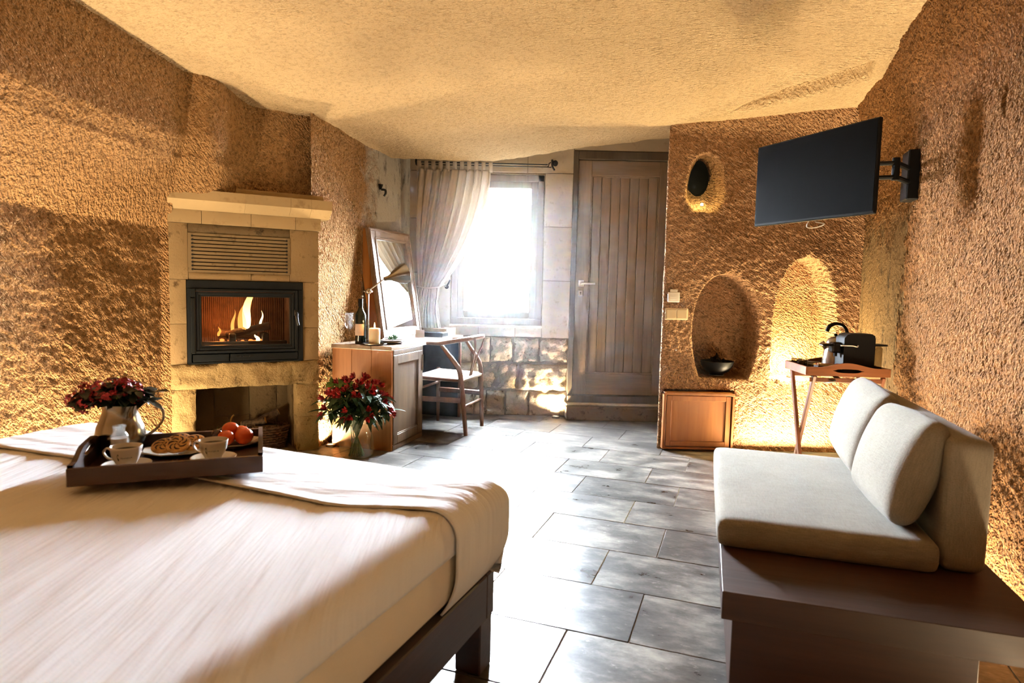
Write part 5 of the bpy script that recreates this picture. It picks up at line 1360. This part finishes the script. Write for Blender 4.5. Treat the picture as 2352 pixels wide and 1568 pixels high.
fin(tube(NB(), bez([(-.07, .0, .030), (-.02, .0, .044), (.03, .03, .028), (.05, .04, .012)], 5), .004, 8), 'handle', sac[1], o); fin(ball(NB(), (.058, .045, .006), (.012, .009, .004), 10), 'spoon_bowl', m_steel, o)

# ------------------------------------------------------------------ television
pL, pR = Vector((1.352, 3.60, 0)), Vector((1.650, 2.95, 0))
tvc = (pL+pR)/2; tva = math.atan2((pR-pL).y, (pR-pL).x)
tv = thing('television', 'flat black television on a wall arm turned towards the bed', 'television', (tvc.x, tvc.y, 1.715), tva)
TWd = (pR-pL).length/2+.005; THt = .219
fin(box((-TWd, 0, -THt), (TWd, .022, THt), .004), 'housing', m_black, tv)
fin(box((-TWd+.008, -.0012, -THt+.014), (TWd-.008, .001, THt-.008)), 'screen', m_screen, tv, smooth=False)
fin(box((-.20, .02, -.15), (.20, .06, .12), .015), 'rear_cover', m_black, tv)
fin(box((-.10, .055, -.10), (.10, .07, .10), .004), 'mount_plate', m_black, tv)
ivt = Matrix.Translation((tvc.x, tvc.y, 1.715)) @ MR(tva, 'Z'); ivi = ivt.inverted()
wallp = Vector((2.10, 3.42, 1.76)); arm0 = Vector((0, .07, .03))
wl = ivi @ wallp
for dz in (-.035, .035):
    mid = ivi @ Vector((1.90, 3.22, 1.75))
    fin(tube(NB(), [arm0+Vector((0, 0, dz)), mid+Vector((0, 0, dz))], .014, 8, .8), 'arm_link', m_black, tv)
    fin(tube(NB(), [mid+Vector((0, 0, dz)), wl+Vector((0, 0, dz))], .016, 8, .8), 'arm_link', m_black, tv)
fin(tube(NB(), [mid+Vector((0, 0, -.05)), mid+Vector((0, 0, .06))], .018, 10), 'arm_pivot', m_black, tv)
fin(box((-.03, -.06, -.13), (.03, .06, .13), .006, Matrix.Translation(wl) @ MR(-tva+math.radians(-17), 'Z')), 'wall_bracket', m_black, tv)
fin(tube(NB(), bez([(-.02, .04, -.20), (-.03, .03, -.245), (.01, .05, -.25), (.05, .06, -.235), (.0, .05, -.22)], 5), .003, 6), 'loose_cable', m_white, tv)
# ------------------------------------------------------------------ on the niche wall
cb = thing('wall_cabinet', 'low honey-coloured wooden cabinet with framed door set into the wall', 'cabinet', (1.333, 4.425, 0))
cw, c0, c1 = .250, .012, .418
for nm, lo, hi in (('cabinet_side', (-cw, -.012, c0), (-cw+.016, .10, c1)), ('cabinet_side', (cw-.016, -.012, c0), (cw, .10, c1)), ('cabinet_top', (-cw, -.016, c1-.018), (cw, .10, c1)), ('cabinet_bottom', (-cw+.016, -.012, c0), (cw-.016, .10, c0+.016))): fin(box(lo, hi, .002), nm, m_cab_wood, cb)
cdr = fin(box((-cw+.022, -.004, c0+.02), (-cw+.058, .016, c1-.024), .002), 'cabinet_door', m_cab_wood, cb)
for lo, hi in (((cw-.058, -.004, c0+.02), (cw-.022, .016, c1-.024)), ((-cw+.058, -.004, c0+.02), (cw-.058, .016, c0+.056)), ((-cw+.058, -.004, c1-.06), (cw-.058, .016, c1-.024))): fin(box(lo, hi, .002), 'door_frame_piece', m_cab_wood, cdr)
fin(box((-cw+.05, .004, c0+.05), (cw-.05, .012, c1-.05)), 'door_panel', m_cab_wood, cdr, smooth=False)
kc = thing('key_card_holder', 'white key card holder with a card, beside the door', 'card holder', (1.128, 4.452, 1.098))
fin(box((-.041, -.012, -.045), (.041, .0, .025), .003), 'holder_body', m_white, kc)
fin(box((-.026, -.008, -.03), (.026, -.004, .045), .002), 'key_card', m_white, kc)
bm = box((-.027, -.014, -.03), (.027, -.011, -.004), .001); fin(bm, 'holder_lip', m_white, kc)
bm = NB()
for k in range(9): bx(bm, (-.020+k*.005, -.0086, .004), (.0036, .0006, .005 if k % 3 else .0042))
lathe(bm, [(0, 0), (.005, 0), (.005, .0006), (0, .0006)], 12, MT(0, -.0082, .016) @ MR(PI/2, 'X'))
tag(fin(bm, 'card_print', m_print, kc), 'tiny dark emblem and lettering on the card')
sp = thing('light_switch', 'beige double light switch below the key card holder', 'switch', (1.153, 4.452, .97))
fin(box((-.080, -.009, -.041), (.080, .0, .041), .003), 'switch_plate', plain('beige_plastic', srgb(214, 196, 162), .45, 0, .02), sp)
for x in (-.037, .037): fin(box((x-.034, -.013, -.032), (x+.034, -.008, .032), .002), 'rocker', plain('beige_rocker', srgb(206, 188, 152), .4, 0, .02), sp)
bw_ = thing('black_bowl', 'black footed bowl of dark pine cones in the left wall niche', 'bowl', (1.497, 4.575, .527))
fin(lathe(NB(), [(0, 0), (.05, 0), (.052, .006), (.045, .012), (.085, .035), (.112, .075), (.118, .105), (.115, .107), (.108, .077), (.08, .040), (0, .025)], 36), 'bowl_body', m_black, bw_)
fin(lathe(NB(), [(.05, .001), (.0525, .004), (.05, .008)], 36), 'foot_ring', m_chrome, bw_)
rr = random.Random(9)
for k in range(9):
    an = k*2.4; R = .075*math.sqrt(k/9); o = thing('pine_cone', 'dark dry pine cone heaped in the black bowl', 'pine cone', (1.497+R*math.cos(an), 4.575+R*math.sin(an)*.9, .527+.085+.045*(1-R/.08)), 0, 'pine cones in the black bowl')
    bm = NB()
    for i in range(4):
        for j in range(7):
            vs, fs = leaf_mesh(.020-.003*i, .014, -.3, 3); Mx = MT(0, 0, .008*i) @ MR(j*.9+i*.45, 'Z') @ MR(-.4-.25*i, 'Y'); vv = [bm.verts.new(Mx @ Vector(v)) for v in vs]
            for q in fs: bm.faces.new([vv[t] for t in q])
    fin(bm, 'scales', m_dark_void, o); fin(ball(NB(), (0, 0, .012), (.010, .010, .016), 8), 'core', m_dark_void, o); o.rotation_euler = (rr.uniform(-.8, .8), rr.uniform(-.8, .8), 0)
od = thing('niche_dark_oval', 'black oval opening painting the dark of a hole in the small upper niche', 'disc', (1.300, 4.585, 1.935))
fin(lathe(NB(), [(0, .03), (.066, .03), (.072, .012), (.078, 0)], 40, MR(PI/2, 'X') @ Matrix.Scale(-1, 4, (0, 0, 1)), 1, 1.62), 'dark_oval', plain('painted_hole_dark', (.004, .004, .004), 1, 0, 0, spec=0), od)  # shallow black disc stands in for the unlit depth of a hole
nl = thing('niche_bulb', 'tiny bright bulb at the bottom of the small upper niche', 'lamp', (1.305, 4.475, 1.725))
fin(ball(NB(), (0, 0, .012), .010, 12), 'bulb', emit('niche_bulb_glow', (1, .85, .5), 60), nl); fin(lathe(NB(), [(0, 0), (.012, 0), (.012, .004), (0, .005)], 16), 'socket', m_steel, nl)
light('niche_lamp', 'POINT', (1.305, 4.480, 1.755), 1.3, (1, .78, .28), shadow_soft_size=.012)
n2 = thing('niche_uplight', 'small warm uplight on the sill of the right wall niche', 'lamp', (2.0, 4.52, .537))
fin(lathe(NB(), [(0, 0), (.016, 0), (.016, .006), (.010, .008), (0, .008)], 20), 'uplight_body', m_steel, n2)
light('niche_uplight_lamp', 'POINT', (2.0, 4.455, .60), 60, (1, .80, .34), shadow_soft_size=.02)

# ------------------------------------------------------------------ outside the window
gd = fin(box((-14, 5.9, -.30), (14, 40, -.20)), 'ground_outside', plain('pale_paving', srgb(196, 192, 184), .9, 0, .08, 2), smooth=False); gd['kind'] = 'structure'
rl = thing('terrace_railing', 'thin metal terrace railing outside the window', 'railing', (0, 9, -.2))
for x in (-.39, .75, 1.9): fin(tube(NB(), [(x, 0, 0), (x, 0, 1.47)], .02, 8), 'post', m_steel, rl)
for z in (.95, 1.21, 1.46): fin(tube(NB(), [(-.39, 0, z), (1.9, 0, z)], .012, 8), 'rail', m_steel, rl)
lw = thing('garden_wall', 'low pale garden wall behind the tree outside the window', 'wall', (-1.6, 9.3, -.2))
fin(box((-2, 0, 0), (1.1, .3, 1.05), .01), 'wall_body', m_ashlar, lw); fin(box((-2.05, -.04, 1.05), (1.15, .34, 1.12), .01), 'coping', m_ashlar, lw)
tre = thing('young_tree', 'small leafy tree seen through the left of the window', 'tree', (-.60, 8.6, -.2))
fin(tube(NB(), bez([(0, 0, 0), (.02, 0, .8), (-.02, .02, 1.5), (.0, 0, 2.2)], 5), [.03-.0012*i for i in range(16)], 8), 'trunk', m_bark, tre)
rr = random.Random(77); bm = NB()
for k in range(900):
    t = rr.random(); zc = 1.1+1.15*t; R = .27*math.sin(PI*min(1, .25+.75*t))**.7*(1-.35*t)*math.sqrt(rr.random()); an = rr.uniform(0, 2*PI)
    vs, fs = leaf_mesh(.06, .03, .3, 2); Mx = MT(R*math.cos(an)-.02, R*math.sin(an), zc) @ MR(an, 'Z') @ MR(rr.uniform(-1, 1), 'Y') @ MR(rr.uniform(-1, 1), 'X'); vv = [bm.verts.new(Mx @ Vector(v)) for v in vs]
    for q in fs: bm.faces.new([vv[j] for j in q])
o = fin(bm, 'foliage', m_leaf_light, tre); o['kind'] = 'stuff'

# ------------------------------------------------------------------ faint haze added to imitate lens bloom near the window
m_bloom_haze = bpy.data.materials.new('bloom_haze'); m_bloom_haze.use_nodes = True; nt = m_bloom_haze.node_tree; nt.nodes.remove(nt.nodes['Principled BSDF'])
v_ = nd(nt, 'ShaderNodeVolumeScatter'); v_.inputs['Color'].default_value = (.97, .97, 1, 1); v_.inputs['Density'].default_value = .016; v_.inputs['Anisotropy'].default_value = .5
nt.links.new(v_.outputs[0], nt.nodes['Material Output'].inputs['Volume'])
tag(fin(box((-.92, 4.05, .02), (1.30, 5.40, 2.15)), 'haze', m_bloom_haze, smooth=False), 'faint pale haze added to imitate lens glow around the bright window', 'haze', kind='stuff')
